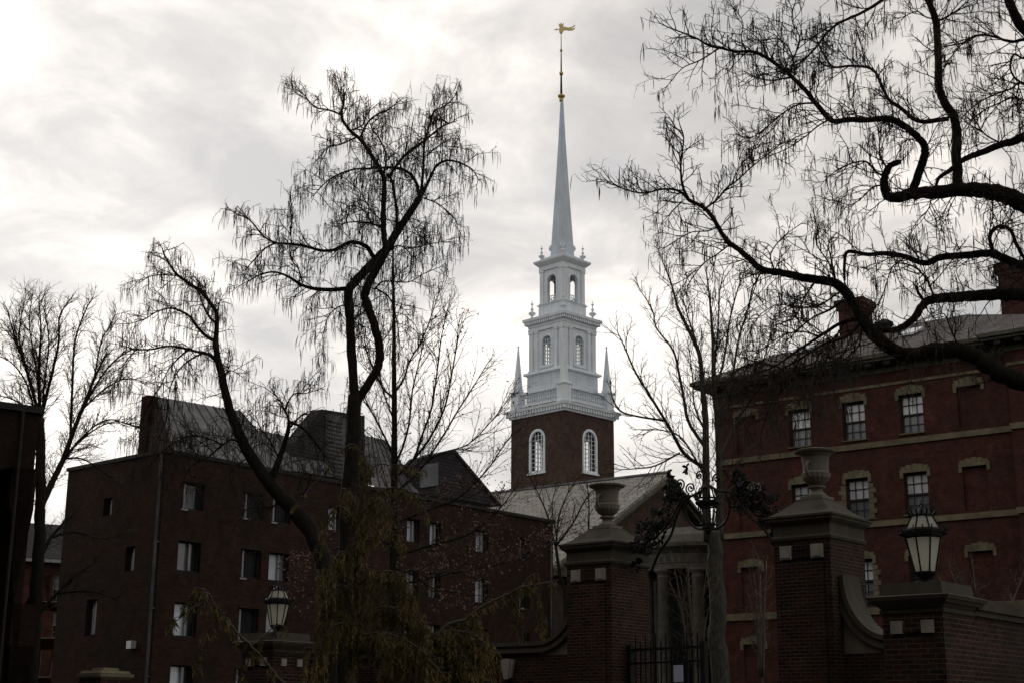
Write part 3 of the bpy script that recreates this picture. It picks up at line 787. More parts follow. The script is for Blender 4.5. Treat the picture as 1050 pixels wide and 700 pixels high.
m = MB(); m.box(LF, s - .16, s + .16, .002, .05, z - .12, z + .14); m.prism(LF, [(s - .14, z - .13), (s + .14, z - .13), (s + .15, z + .15), (s - .15, z + .15)], .05, .22); m.build('wall_light', M['pane_blind'], dorm)
# roofs (metres behind the front)
def PT(px, py, d): s, z = CF.hit(px, py, d); return CF.p(s, d, z)
def solid(faces_pts, name, mat, parent):
    m = MB()
    for f in faces_pts: m.add(f, [tuple(range(len(f)))])
    return m.build(name, mat, parent, recalc=False)
def drop(p, z): return V((p.x, p.y, z))
def seams(parent, e0, e1, r0, r1, n, mat):
    """standing seams on the slope e0-e1 (eave) to r0-r1 (ridge)"""
    m = MB(); nn = (e1 - e0).cross(r0 - e0).normalized()
    if nn.z < 0: nn = -nn
    for i in range(n + 1):
        t = i / n; a = e0.lerp(e1, t); b = r0.lerp(r1, t)
        m.tube([a + nn * .02, b + nn * .02], .022, 4)
    m.build('roof_seam', mat, parent)
zb = zP - .3
E0, E1 = PT(178, 463.5, -.6), PT(300, 482, -.6); R0, R1 = PT(160, 406, -5.5), PT(246, 421, -5.5)
B0, B1 = drop(R0, zb), drop(R1, zb); E0b, E1b = drop(E0, zb), drop(E1, zb)
bk = -CF.n * .7
r1_ = solid([[E0, E1, R1, R0], [R0, R1, R1 + bk, R0 + bk], [E0b, E1b, E1, E0]], 'metal_roof', M['metal'], dorm)
seams(r1_, E0, E1, R0, R1, 9, M['trim'])
solid([[E0, R0, R0 + bk, drop(R0 + bk, zb), E0b], [E1, E1b, drop(R1 + bk, zb), R1 + bk, R1], [R0 + bk, R1 + bk, drop(R1 + bk, zb), drop(R0 + bk, zb)]], 'gable_end', M['cbrick'], dorm)
m = MB(); s0, z1 = CF.hit(153, 404.5, -5.7); s1 = CF.hit(160, 404.5, -5.7)[0]
m.box(CF, s0, s1 + .1, -6.2, -5.7, zb, z1); m.build('chimney', M['cbrick'], dorm)
E2, E3 = PT(296, 481, -.6), PT(432, 504, -.6); R2, R3 = PT(262, 440, -3.5), PT(318, 452, -3.5)
r2_ = solid([[PT(240, 473, -.6), PT(345, 489, -.6), R3, R2], [R2, R3, R3 + bk, R2 + bk], [R3, PT(345, 489, -.6), drop(R3, zb)]], 'metal_roof', M['metal'], dorm)
seams(r2_, PT(240, 473, -.6), PT(345, 489, -.6), R2, R3, 9, M['trim'])
def block(px_poly, d0, d1, nm, mat):
    m = MB(); m.prism(CF, [CF.hit(a, b, d0) for a, b in px_poly], d1, d0); return m.build(nm, mat, dorm)
b2 = block([(292, 486), (303, 452), (330, 419), (374, 426), (374, 500)], -1.8, -2.5, 'roof_block', M['shingle'])
m = MB(); m.prism(CF, [CF.hit(a, b, -1.79) for a, b in ((333, 424), (353, 427), (353, 491), (333, 488))], -1.79, -1.72)
for i in range(14):
    s0, z = CF.hit(335, 430 + i * 4.2, -1.72); s1 = CF.hit(351, 430 + i * 4.2, -1.72)[0]
    m.box(CF, s0, s1, -1.719, -1.66, z - .03, z + .03)
m.build('louvre', M['metal'], b2)
E4, E5, R4, R5 = PT(372, 496, -.6), PT(430, 505, -.6), PT(374, 446, -3.4), PT(396, 451, -3.4)
r3_ = solid([[E4, E5, R5, R4], [R5, E5, drop(E5, zb), drop(R5, zb)], [R4, R5, R5 + bk, R4 + bk], [R5 + bk, R5, drop(R5, zb), drop(R5 + bk, zb)]], 'metal_roof', M['metal'], dorm)
seams(r3_, E4, E5, R4, R5, 7, M['trim'])
b4 = block([(426, 505), (426, 476), (433, 468.5), (466, 462), (513.5, 518.5)], -.8, -1.6, 'roof_block', M['shingle'])
m = MB(); m.prism(CF, [CF.hit(a, b, -.79) for a, b in ((430, 477), (448, 474), (448, 497), (430, 500))], -.79, -.70); m.build('dormer_window', M['pane_mid'], b4)
m = MB(); a = PT(466, 461.5, -.75); b = PT(514, 518.5, -.75); m.tube([PT(433, 468, -.75), a, b], .07, 5); m.build('roof_edge', M['metal'], b4)
# dark strip of metal roofs on the far side of the parapet
# ---------------------------------------------------------------- far left building and the distant one
FL0 = at(-60, 412, 41.3); FL1 = at(40, 424, 43)
f = Fr((FL0.x, FL0.y), (FL1.x - FL0.x, FL1.y - FL0.y)); ll = (V((FL1.x, FL1.y, 0)) - V((FL0.x, FL0.y, 0))).length
fb = empty('apartment_house', (FL1.x, FL1.y, 0), 'tall dark brick block cut off by the left edge, with a downpipe on its wall', 'building')
zf = FL1.z
m = MB(); hs = []
for px in (24,):
    for py in (500, 640):
        s, z = f.hit(px, py)
        hs.append((s, z))
m.prism(f, [(-24, 0), (ll, 0), (ll, zf), (-24, zf)], -.4, 0, [[(s - .35, z - .6), (s + .35, z - .6), (s + .35, z + .6), (s - .35, z + .6)] for s, z in hs])  # wall lengthened unseen past the left edge to block sky from the dormitory
m.box(f, -24, ll, -9, -8.6, 0, zf); m.box(f, ll - .4, ll, -8.6, -.402, 0, zf); m.box(f, -24, -23.6, -8.6, -.402, 0, zf)
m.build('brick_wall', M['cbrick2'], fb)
m = MB(); m.box(f, -24.1, ll + .12, -9.1, .12, zf, zf + .2); m.build('roof', M['trim'], fb)
for i, (s, z) in enumerate(hs): casement(f, s, .35, z - .6, z + .6, 3, fb, 100 + i)
s = f.xat(11, zf - 4, .1); m = MB(); m.tube([f.p(s, .1, 0), f.p(s, .1, zf)], .05, 8); m.build('downpipe', M['trim'], fb)
D0 = at(30, 560, 88); D1 = at(90, 563, 89.5)
f = Fr((D0.x, D0.y), (D1.x - D0.x, D1.y - D0.y)); zf = f.hit(55, 575)[1]; L_ = 10
db = empty('distant_house', (D0.x, D0.y, 0), 'distant brick house with grey roof glimpsed between the two dark blocks on the left', 'house')
hs = [(f.hit(px, py)) for px in (48, 57) for py in (603, 640, 680)]
m = MB(); m.prism(f, [(-4, 0), (L_, 0), (L_, zf), (-4, zf)], -.3, 0, [[(s - .35, z - .8), (s + .35, z - .8), (s + .35, z + .8), (s - .35, z + .8)] for s, z in hs])
m.box(f, -4, L_, -8, -7.7, 0, zf); m.build('brick_wall', M['hbrick'], db)
for i, (s, z) in enumerate(hs): sash(s, .35, z - .8, z + .8, db, fr=f, top='pane_mid', bot='pane_dark', fm='wtrim')
zt = f.hit(52, 537, -4)[1]
m = MB(); a = [f.p(-4.3, .4, zf), f.p(L_ + .3, .4, zf), f.p(L_ + .3, -4, zt), f.p(-4.3, -4, zt), f.p(L_ + .3, -8.4, zf), f.p(-4.3, -8.4, zf)]
m.add(a, [(0, 1, 2, 3), (3, 2, 4, 5), (0, 3, 5), (1, 4, 2)]); m.build('roof', M['shingle'], db)
m = MB(); m.box(f, -4.35, L_ + .35, .35, .5, zf - .12, zf + .06); m.build('gutter', M['wtrim'], db)

# ================================================================ GATE
def frame_at(px, py, Y, dirv=Gd):
    q = at(px, py, Y); return Fr((q.x, q.y), dirv), q
# front corner (nearest) of each pier; s runs along the gate wall (towards right and near), n towards the camera
def pier(px, Y, pytop, wf, wd, label, urn=True, brick_py=None):
    """px,pytop: nearest corner of the cap moulding underside; wf width along the wall, wd depth"""
    fr, q = frame_at(px, pytop, Y)
    cs, cd = -wf / 2, -wd / 2
    root = empty('gate_pier', fr.p(cs, cd, 0), label, 'gate pier', 'tall brick piers of the gateway')
    zbk = q.z
    a, b = wf / 2, wd / 2
    m = MB(); m.frust(fr, cs, cd, .5, a, zbk, a, b, b)
    # projecting centre strip carries the two stone blocks
    m.box(fr, cs - a + .16, cs + a - .16, b + cd + .0, b + cd + .03, .55, zbk - .42)
    m.build('brick_shaft', M['pbrick'], root)
    m = MB(); m.frust(fr, cs, cd, 0, a + .12, .42, a + .12, b + .12, b + .12); m.frust(fr, cs, cd, .42, a + .12, .5, a + .02, b + .12, b + .02); m.build('stone_base', M['stone'], root)
    m = MB()
    z = zbk
    for (h, o0, o1) in ((.05, .03, .05), (.05, .05, .01), (.20, .01, .01), (.04, .03, .06), (.03, .09, .09), (.06, .12, .12), (.04, .15, .15)):
        m.frust(fr, cs, cd, z, a + o0, z + h, a + o1, b + o0, b + o1); z += h
    z0 = z
    prev = 1.0
    base = z
    steps = [(0, 1.0), (.06, .86), (.12, .74), (.20, .62), (.28, .50), (.34, .42), (.37, .41)]
    for (h0, k0), (h1, k1) in zip(steps, steps[1:]):
        m.frust(fr, cs, cd, base + h0, (a + .10) * k0, base + h1, (a + .10) * k1, (b + .10) * k0, (b + .10) * k1)
    m.build('stone_cap', M['stone'], root)
    for s in (cs - .33, cs + .33):
        m = MB(); m.box(fr, s - .125, s + .125, cd + b + .0, cd + b + .055, zbk - .36, zbk - .10)
        m.prism(fr, [(s - .09, zbk - .33), (s + .09, zbk - .33), (s + .06, zbk - .13), (s - .09, zbk - .13)], cd + b + .05, cd + b + .075)
        m.build('stone_block', M['stone_lt'], root)
    m = MB()
    for i in range(7):
        s = cs - .17 + i * .0567; m.box(fr, s - .018, s + .02, cd + b + .001, cd + b + .045, zbk - .34, zbk - .12)
    m.build('fluted_brick', M['pbrick'], root)
    zu = base + .37
    c = fr.p(cs, cd, zu)
    return root, fr, c, zbk
def urn(c, s, label):
    root = empty('stone_urn', c, label, 'urn', 'stone urns on the gate piers')
    m = MB(); f = Fr((c.x, c.y), Gd); m.frust(f, 0, 0, c.z, .24 * s, c.z + .07 * s, .24 * s)
    def mod(an, z): return 1 + .045 * abs(sin(an * 9)) * (1 if .30 * s < z < .56 * s else 0)
    m.lathe(c, [(.20 * s, .07 * s), (.20 * s, .10 * s), (.12 * s, .17 * s), (.11 * s, .22 * s), (.17 * s, .25 * s), (.17 * s, .28 * s), (.12 * s, .30 * s), (.20 * s, .36 * s), (.26 * s, .44 * s), (.275 * s, .53 * s), (.25 * s, .57 * s), (.25 * s, .70 * s), (.27 * s, .86 * s), (.32 * s, .92 * s), (.40 * s, .95 * s), (.415 * s, .985 * s), (.37 * s, 1.0 * s), (.28 * s, .95 * s), (.02 * s, .82 * s)], 72, 0, mod)
    m.build('urn_body', M['urn'], root, False)
    for sg in (-1, 1):
        m = MB(); pts = []
        for i in range(11):
            t = i / 10; an = -pi / 2 + pi * t
            pts.append(c + Pd * sg * (.25 + .15 * cos(an)) * s + V((0, 0, (.60 + .14 * sin(an)) * s)))
        m.tube(pts, .028 * s, 7); m.build('handle', M['urn'], root, True)
_, fR, cR, zR_ = pier(851, 28.0, 550.5, 1.2, 1.42, 'right-hand tall brick gate pier, nearest the hall, with a moulded stone cap')
_, fL, cL, zL_ = pier(627, 32.0, 576.5, 1.2, 1.41, 'left-hand tall brick gate pier, standing in front of the church roof')
urn(cR, 1.0, 'weathered stone urn on the right-hand gate pier, seen against the brick hall')
urn(cL, 1.0, 'weathered stone urn on the left-hand gate pier, seen against the church roof')

# swept walls beside the tall piers
def swept(fr, s_from, sgn, z_hi, z_lo, Rr, length, d0, d1, label, block_px=None):
    """wall leaving a pier: concave stone sweep from z_hi down to z_lo, then level coping"""
    q = fr.p(s_from, (d0 + d1) / 2, 0)
    root = empty('gate_wall', q, label, 'wall', 'brick walls of the gateway')
    n = 16; cur = []
    Hh = z_hi - z_lo
    for i in range(n + 1):
        a = (pi / 2) * i / n; cur.append((s_from + sgn * (.10 + Rr * (1 - cos(a))), z_hi - Hh * sin(a)))
    cur.append((s_from + sgn * length, z_lo))
    def offc(t):
        o = []
        for i, (x, z) in enumerate(cur):
            x0, z0 = cur[max(0, i - 1)]; x1, z1 = cur[min(len(cur) - 1, i + 1)]
            dx, dz = x1 - x0, z1 - z0; l = math.hypot(dx, dz) or 1
            nx, nz = (dz / l, -dx / l)
            if nz > 0: nx, nz = -nx, -nz
            if i == len(cur) - 1: nx, nz = 0, -1
            o.append((x + nx * t, z + nz * t))
        return o
    A = cur
    for k, (t0, t1, e) in enumerate(((0, .09, .10), (.09, .17, .05), (.17, .24, .08))):
        P0, P1 = offc(t0), offc(t1)
        m = MB() if k == 0 else m
        for i in range(len(P0) - 1):
            x = [P0[i], P0[i + 1], P1[i + 1], P1[i]]
            m.prism(fr, x, d0 - e, d1 + e)
    m.build('coping', M['stone'], root)
    P1 = offc(.24)
    base = z_lo - .30
    poly = [(s_from + sgn * .003, base)] + [(s_from + sgn * .003, z_hi - .05)] + [p for p in P1[1:n + 1] if p[0] * sgn > s_from * sgn + .01] 
    poly.append((P1[n][0], base))
    m = MB(); 
    m.prism(fr, poly, d0 + .02, d1 - .02); m.build('stone_spandrel', M['urn'], root)
    m = MB(); e = s_from + sgn * length
    m.box(fr, min(s_from + sgn * .003, e), max(s_from + sgn * .003, e), d0, d1, 0, base - .003)
    m.box(fr, min(P1[n][0] + sgn * .004, e), max(P1[n][0] + sgn * .004, e), d0 + .004, d1 - .004, base + .0, z_lo - .242)
    m.build('brick_wall', M['pbrick'], root)
    return root
zlo = fR.hit(905, 652, -.5)[1]; zhi = fR.hit(866, 590, -.5)[1]
swept(fR, 0, 1, zhi, zlo, .85, 4.6, -.85, -.35, 'low brick wall with swept stone coping between the right gate pier and the lantern pier')
zlo2 = fL.hit(545, 658, -.5)[1]; zhi2 = fL.hit(578, 612, -.5)[1]
lw = swept(fL, -1.2, -1, zhi2, zlo2, .95, 9.5, -.85, -.35, 'low brick wall with swept stone coping left of the left gate pier')
s, z = fL.hit(522, 676, -.35)
m = MB(); m.prism(fL, [(s - .19, z), (s + .19, z), (s + .11, z - .40), (s - .11, z - .40)], -.36, -.27); m.prism(fL, [(s - .10, z + .02), (s + .10, z + .02), (s + .06, z - .43), (s - .06, z - .43)], -.27, -.23)
m.build('keystone', M['stone_lt'], lw)

def lamp_pier(px, py, Y, wf, wd, label, side_blocks=False):
    fr, q = frame_at(px, py, Y); cs, cd = -wf / 2, -wd / 2; a, b = wf / 2, wd / 2
    root = empty('lantern_pier', fr.p(cs, cd, 0), label, 'pier', 'low brick piers carrying lanterns')
    zb_ = q.z
    m = MB(); m.frust(fr, cs, cd, .4, a, zb_, a, b, b); m.build('brick_shaft', M['pbrick'], root)
    m = MB(); m.frust(fr, cs, cd, 0, a + .08, .4, a + .08, b + .08, b + .08); m.build('stone_base', M['stone'], root)
    m = MB(); z = zb_
    for h, o0, o1 in ((.04, .02, .03), (.03, .03, .0), (.05, .02, .06), (.05, .09, .12), (.05, .14, .16), (.02, .16, .12)):
        m.frust(fr, cs, cd, z, a + o0, z + h, a + o1, b + o0, b + o1); z += h
    m.frust(fr, cs, cd, z, a + .02, z + .17, a + .0, b + .02, b); z += .17
    m.build('stone_cap', M['stone'], root)
    for s in (cs - .22, cs + .22):
        m = MB(); m.box(fr, s - .085, s + .085, cd + b, cd + b + .045, zb_ - .27, zb_ - .10); m.build('stone_block', M['stone_lt'], root)
    if side_blocks:
        for d in (cd - .22, cd + .22):
            m = MB(); m.box(fr, cs + a, cs + a + .045, d - .07, d + .07, zb_ - .27, zb_ - .12); m.build('stone_block', M['stone_lt'], root)
    m = MB(); m.box(fr, cs - .133, cs + .133, cd + b + .001, cd + b + .035, zb_ - .255, zb_ - .135); m.build('fluted_brick', M['pbrick'], root)
    return fr, fr.p(cs, cd, z), root
def lantern(c, s, label):
    root = empty('lantern', c, label, 'lantern', 'black iron lanterns with frosted panes')
    n = 8; rot = -pi / 2 + .12
    rb_, rt, rr = .150 * s, .262 * s, .16 * s; z0, z1, z2_, z3_ = .17 * s, .68 * s, .79 * s, .97 * s
    m = MB(); m.lathe(c, [(.16 * s, 0), (.16 * s, .03 * s), (.07 * s, .05 * s), (.07 * s, .09 * s), (.13 * s, .14 * s), (rb_ + .012, z0), (rb_ + .012, z0 + .02)], n, rot)
    m.lathe(c, [(rt + .012, z1 - .02), (rt + .032, z1 + .005), (rt + .038, z2_ - .02), (rt + .015, z2_ + .01)], n, rot)
    m.lathe(c, [(rr + .02, z3_), (rr + .02, z3_ + .03 * s), (rr - .02, z3_ + .04 * s), (.05 * s, z3_ + .10 * s), (.02, z3_ + .12 * s)], n, rot)
    for j in range(n):
        an = 2 * pi * j / n + rot; u = V((cos(an), sin(an), 0))
        m.tube([c + u * rb_ + V((0, 0, z0)), c + u * rt + V((0, 0, z1))], .0135 * s, 5)
        m.tube([c + u * (rt - .01) + V((0, 0, z2_)), c + u * rr + V((0, 0, z3_))], .013 * s, 5)
    fr_ = m.build('lantern_frame', M['iron'], root)
    m = MB()
    for j in range(16):
        an = 2 * pi * j / 16 + rot; u = V((cos(an), sin(an), 0))
        p = c + u * (rt + .03) + V((0, 0, z1 + .05 * s))
        m.ball(p + u * .02, .022 * s, 6); m.tube([p, p + u * .05 * s + V((0, 0, .05 * s)), p + u * .03 * s + V((0, 0, .10 * s))], .010 * s, 4)
        p = c + u * (rr + .01) + V((0, 0, z3_ + .03 * s))
        m.tube([p, p + u * .04 * s + V((0, 0, .05 * s)), p + u * .02 * s + V((0, 0, .09 * s)), p - u * .02 * s + V((0, 0, .12 * s))], [.014 * s, .012 * s, .010 * s, .004 * s], 4)
    m.tube([c + V((0, 0, z3_ + .1 * s)), c + V((0, 0, z3_ + .26 * s))], [.02 * s, .006 * s], 6); m.ball(c + V((0, 0, z3_ + .17 * s)), .035 * s, 8)
    m.build('crown', M['iron'], fr_)
    m = MB()
    m.lathe(c, [(rb_ - .004, z0 + .02), (rt - .004, z1)], n, rot); m.f = m.f[:-2]; m.build('glass_pane', M['frost'], root, recalc=False)
    m = MB(); m.lathe(c, [(rt - .02, z2_), (rr - .005, z3_)], n, rot); m.f = m.f[:-2]; m.build('roof_pane', M['frost'], root, recalc=False)
fP, cP_, _ = lamp_pier(966.5, 626.5, 20.0, .87, 1.05, 'low brick pier at right, carrying the nearer lantern in front of the hall')
lantern(cP_, .98, 'large black lantern on the right-hand pier, cream panes against the brick hall')
fQ, cQ_, _ = lamp_pier(280, 668, 31.0, .95, 1.0, 'low brick pier at left half hidden by conifer, carrying the farther lantern', True)
lantern(cQ_, .92, 'small-looking far lantern on the left pier, half veiled by weeping conifer twigs')
# wall running away right from the lantern pier
wr = Fr(fP.p(0, -1.05, 0), Pd)
root = empty('side_wall', wr.p(0, 0, 0), 'low brick wall with stone coping running right from the lantern pier', 'wall')
zz = wr.hit(1040, 622, 0)[1]
m = MB(); m.box(wr, .003, 5.4, -.42, -.02, 0, zz - .22); m.build('brick_wall', M['pbrick'], root)
m = MB(); m.box(wr, .003, 5.4, -.47, .03, zz - .22, zz - .14); m.box(wr, .003, 5.4, -.52, .08, zz - .14, zz - .03); m.box(wr, .003, 5.4, -.45, .02, zz - .03, zz + .03); m.build('coping', M['stone'], root)
# iron railing in front of that wall
root = empty('iron_railing', wr.p(.4, .6, 0), 'black iron railing with spear tops in front of the right side wall', 'railing')
m = MB(); zt = wr.hit(1020, 672, .6)[1]
m.box(wr, .2, 5, .58, .62, zt - .12, zt - .08); m.box(wr, .2, 5, .58, .62, .3, .34)
for i in range(30):
    s = .25 + i * .16; m.box(wr, s - .01, s + .01, .59, .61, .1, zt); m.frust(wr, s, .6, zt, .02, zt + .09, .001)
m.build('bars', M['iron'], root)
# low pier far left
fr, q = frame_at(103, 696, 20.0)
root = empty('low_post', fr.p(-.25, -.25, 0), 'small brick post with pale stone cap at the bottom left', 'post')
m = MB(); m.frust(fr, -.25, -.25, 0, .24, q.z, .24); m.build('brick_shaft', M['pbrick'], root)
m = MB(); m.frust(fr, -.25, -.25, q.z, .22, q.z + .04, .27); m.frust(fr, -.25, -.25, q.z + .04, .27, q.z + .08, .27); m.frust(fr, -.25, -.25, q.z + .085, .24, q.z + .12, .22); m.frust(fr, -.25, -.25, q.z + .12, .13, q.z + .16, .12); m.build('stone_cap', M['sand'], root)

# ---------------------------------------------------------------- overthrow: wrought iron arch between the tall piers
G0 = (fL.p(.003, -.7, 0)); G1 = fR.p(-1.2, -.7, 0)
OF = Fr((G0.x, G0.y), (G1.x - G0.x, G1.y - G0.y)); OL = (G1 - G0).length
root = empty('iron_overthrow', OF.p(OL / 2, 0, 0), 'black wrought iron arch of scrolls and leaves spanning the two tall gate piers', 'ironwork')
def opx(px, py, d=0): s, z = OF.hit(px, py, d); return OF.p(s, d, z)
def curve(pts, n=6):
    P = [V(p) for p in pts]; P = [P[0] * 2 - P[1]] + P + [P[-1] * 2 - P[-2]]; o = []
    for i in range(1, len(P) - 2):
        for k in range(n):
            t = k / n; a, b, c, d = P[i - 1], P[i], P[i + 1], P[i + 2]
            o.append(.5 * ((2 * b) + (c - a) * t + (2 * a - 5 * b + 4 * c - d) * t * t + (3 * b - a - 3 * c + d) * t ** 3))
    o.append(P[-2]); return o
m = MB(); 
for dd in (-.13, .13):
    m.tube(curve([opx(668, 585, dd), opx(676, 566, dd), opx(688, 548, dd), opx(694, 528, dd), opx(703, 512, dd), opx(716, 505, dd), opx(724, 498, dd)]), .028, 6)
    m.tube(curve([opx(650, 556, dd), opx(662, 556, dd), opx(678, 545, dd), opx(689, 530, dd), opx(699, 510, dd), opx(706, 507, dd)]), .024, 6)
    m.tube(curve([opx(790, 552, dd), opx(782, 540, dd), opx(770, 530, dd), opx(760, 518, dd), opx(750, 505, dd), opx(738, 503, dd), opx(728, 498, dd)]), .028, 6)
    m.tube(curve([opx(708, 507, dd), opx(703, 520, dd), opx(706, 533, dd), opx(714, 541, dd), opx(726, 543, dd)]), .024, 6)
    m.tube(curve([opx(744, 506, dd), opx(748, 520, dd), opx(744, 534, dd), opx(736, 541, dd), opx(726, 543, dd)]), .024, 6)
m.build('arch_band', M['iron'], root)
R = random.Random(5)
def spiral(px, py, rpx, turns=1.6, st=0, sgn=1, d=0, th=.017):
    m = MB()
    s, z = OF.hit(px, py, d); rm = rpx * 30 / FPX / 0.95; pts = []
    for i in range(26):
        t = i / 25; a = st + sgn * turns * 2 * pi * t; r = rm * (1 - .82 * t)
        pts.append(OF.p(s + r * cos(a) * 1.1, d, z + r * sin(a)))
    m.tube(pts, [th * (1.15 - .35 * i / 25) for i in range(26)], 5)
    m.ball(pts[-1], th * 1.7, 6)
    m.build('scroll', M['iron'], root)
def leafy(px, py, d, sc=1):
    s, z = OF.hit(px, py, d); c = OF.p(s, d, z)
    for i in range(4):
        a = R.uniform(0, 2 * pi); l = R.uniform(.05, .13) * sc; u = OF.s * cos(a) + V((0, 0, sin(a))) + OF.n * R.uniform(-.6, .6)
        v = u.cross(OF.n).normalized() * l * .35
        t = OF.n * .008
        m.add([c - t, c + u * l * .5 + v - t, c + u * l - t, c + u * l * .5 - v - t, c + t, c + u * l * .5 + v + t, c + u * l + t, c + u * l * .5 - v + t], [(3, 2, 1, 0), (4, 5, 6, 7), (0, 1, 5, 4), (1, 2, 6, 5), (2, 3, 7, 6), (3, 0, 4, 7)])
m = MB()
spiral(697, 496, 6, 1.7, -1.2, 1); spiral(708, 500, 6, 1.7, -1.9, -1); spiral(717, 487, 5, 1.6, -.5, 1); spiral(735, 490, 5, 1.6, 3.6, -1)
spiral(714, 508, 4, 1.4, 0, 1)
for k in range(38):
    t = R.random(); px = 650 + 46 * t + R.uniform(-6, 8); py = 572 - 66 * t + R.uniform(-16, 9)
    spiral(px, py, R.uniform(3.4, 8.0), R.uniform(1.2, 1.9), R.uniform(0, 6.3), R.choice((-1, 1)), R.uniform(-.16, .16), .015)
for k in range(38):
    t = R.random(); px = 750 + 50 * t + R.uniform(-5, 5); py = 500 + 32 * t + R.uniform(-18, 17)
    spiral(px, py, R.uniform(3.4, 8.4), R.uniform(1.2, 1.9), R.uniform(0, 6.3), R.choice((-1, 1)), R.uniform(-.16, .16), .015)
spiral(779, 520, 10, 1.4, 2.4, 1, 0, .02); spiral(797, 523, 9, 1.4, .8, -1, 0, .018)
m = MB()
for k in range(95):
    t = R.random()
    if R.random() < .5: px = 650 + 46 * t + R.uniform(-7, 8); py = 574 - 66 * t + R.uniform(-16, 10)
    else: px = 748 + 50 * t + R.uniform(-6, 5); py = 498 + 30 * t + R.uniform(-18, 15)
    leafy(px, py, R.uniform(-.18, .18))
for px, py, dy in ((686, 482, 16), (760, 478, 22), (763, 490, 10), (704, 478, 8), (655, 535, 12), (792, 555, -14)):
    a = opx(px, py + dy); b = opx(px, py); m.tube([a, b], [.04, .012], 5); leafy(px, py, 0, .8); leafy(px, py + 4, 0); leafy(px, py + dy * .5, 0, 1.2)
m.build('iron_leaves', M['iron'], root)
# central hanging lantern frame: two rings joined by bars
c = opx(726, 530); m = MB()
def hoop(z, r, th):
    pts = [V((c.x + r * cos(2 * pi * i / 24), c.y + r * sin(2 * pi * i / 24), z)) for i in range(25)]; m.tube(pts, th, 6, False)
zt_, zb2_ = opx(726, 515).z, opx(726, 541).z
hoop(zt_, .22, .045); hoop(zt_ + .08, .25, .022); hoop(zt_ - .07, .19, .022); hoop(zb2_, .12, .035); hoop(zb2_ + .08, .15, .018)
for j in range(8):
    an = 2 * pi * j / 8; u = V((cos(an), sin(an), 0)); cc = V((c.x, c.y, 0))
    m.tube([cc + u * .21 + V((0, 0, zt_)), cc + u * .12 + V((0, 0, zb2_))], .014, 4)
    m.tube([cc + u * .24 + V((0, 0, zt_ + .1)), cc + u * .16 + V((0, 0, zt_ + .3)), cc + V((0, 0, zt_ + .42))], .016, 4)
    m.tube([cc + u * .26 + V((0, 0, zt_ + .1)), cc + u * .34 + V((0, 0, zt_ + .2))], [.02, .006], 4)
m.tube([V((c.x, c.y, zt_ + .4)), V((c.x, c.y, zt_ + .9))], .02, 5); m.ball(V((c.x, c.y, zb2_ - .08)), .06, 8)
m.build('hanging_frame', M['iron'], root)
# iron gates under it
root = empty('iron_gate', OF.p(.8, .1, 0), 'black iron gate leaf with spear-topped bars, hinged on the left tall pier', 'gate')
zg1 = OF.hit(690, 664, .1)[1]; GL = OL; OL = OF.hit(724, 664, .1)[0]
m = MB()
m.box(OF, .02, OL - .02, .08, .12, zg1 - .03, zg1 + .03); m.box(OF, .02, OL - .02, .08, .12, zg1 - .30, zg1 - .26); m.box(OF, .02, OL - .02, .08, .12, .25, .30); m.box(OF, .02, OL - .02, .08, .12, 1.1, 1.15)
n = int(OL / .14)
for i in range(n):
    s = .08 + i * (OL - .16) / (n - 1); m.tube([OF.p(s, .1, .1), OF.p(s, .1, zg1 + (.22 if i % 2 else .1))], .019, 5); m.tube([OF.p(s, .1, zg1 + (.22 if i % 2 else .1)), OF.p(s, .1, zg1 + (.34 if i % 2 else .2))], [.026, .002], 5)
m.box(OF, .0, .12, .04, .16, 0, zg1 + .1); m.box(OF, OL - .12, OL, .04, .16, 0, zg1 + .1); 
m.build('bars', M['iron'], root)
for i in range(n // 2):
    m = MB()
    s = .15 + i * 2 * (OL - .16) / (n - 1)
    pts = [OF.p(s + .05 * cos(a), .1, zg1 - .145 + .09 * sin(a)) for a in [2 * pi * j / 12 for j in range(13)]]; m.tube(pts, .009, 4, False); m.build('ring', M['iron'], root)
s, z = OF.hit(695, 690, .16); m = MB(); m.box(OF, s - .13, s + .13, .135, .145, z - .17, z + .17); o = m.build('notice', M['paper']); tag(o, 'small pale blue paper notice hung on the iron gate bars', 'notice')

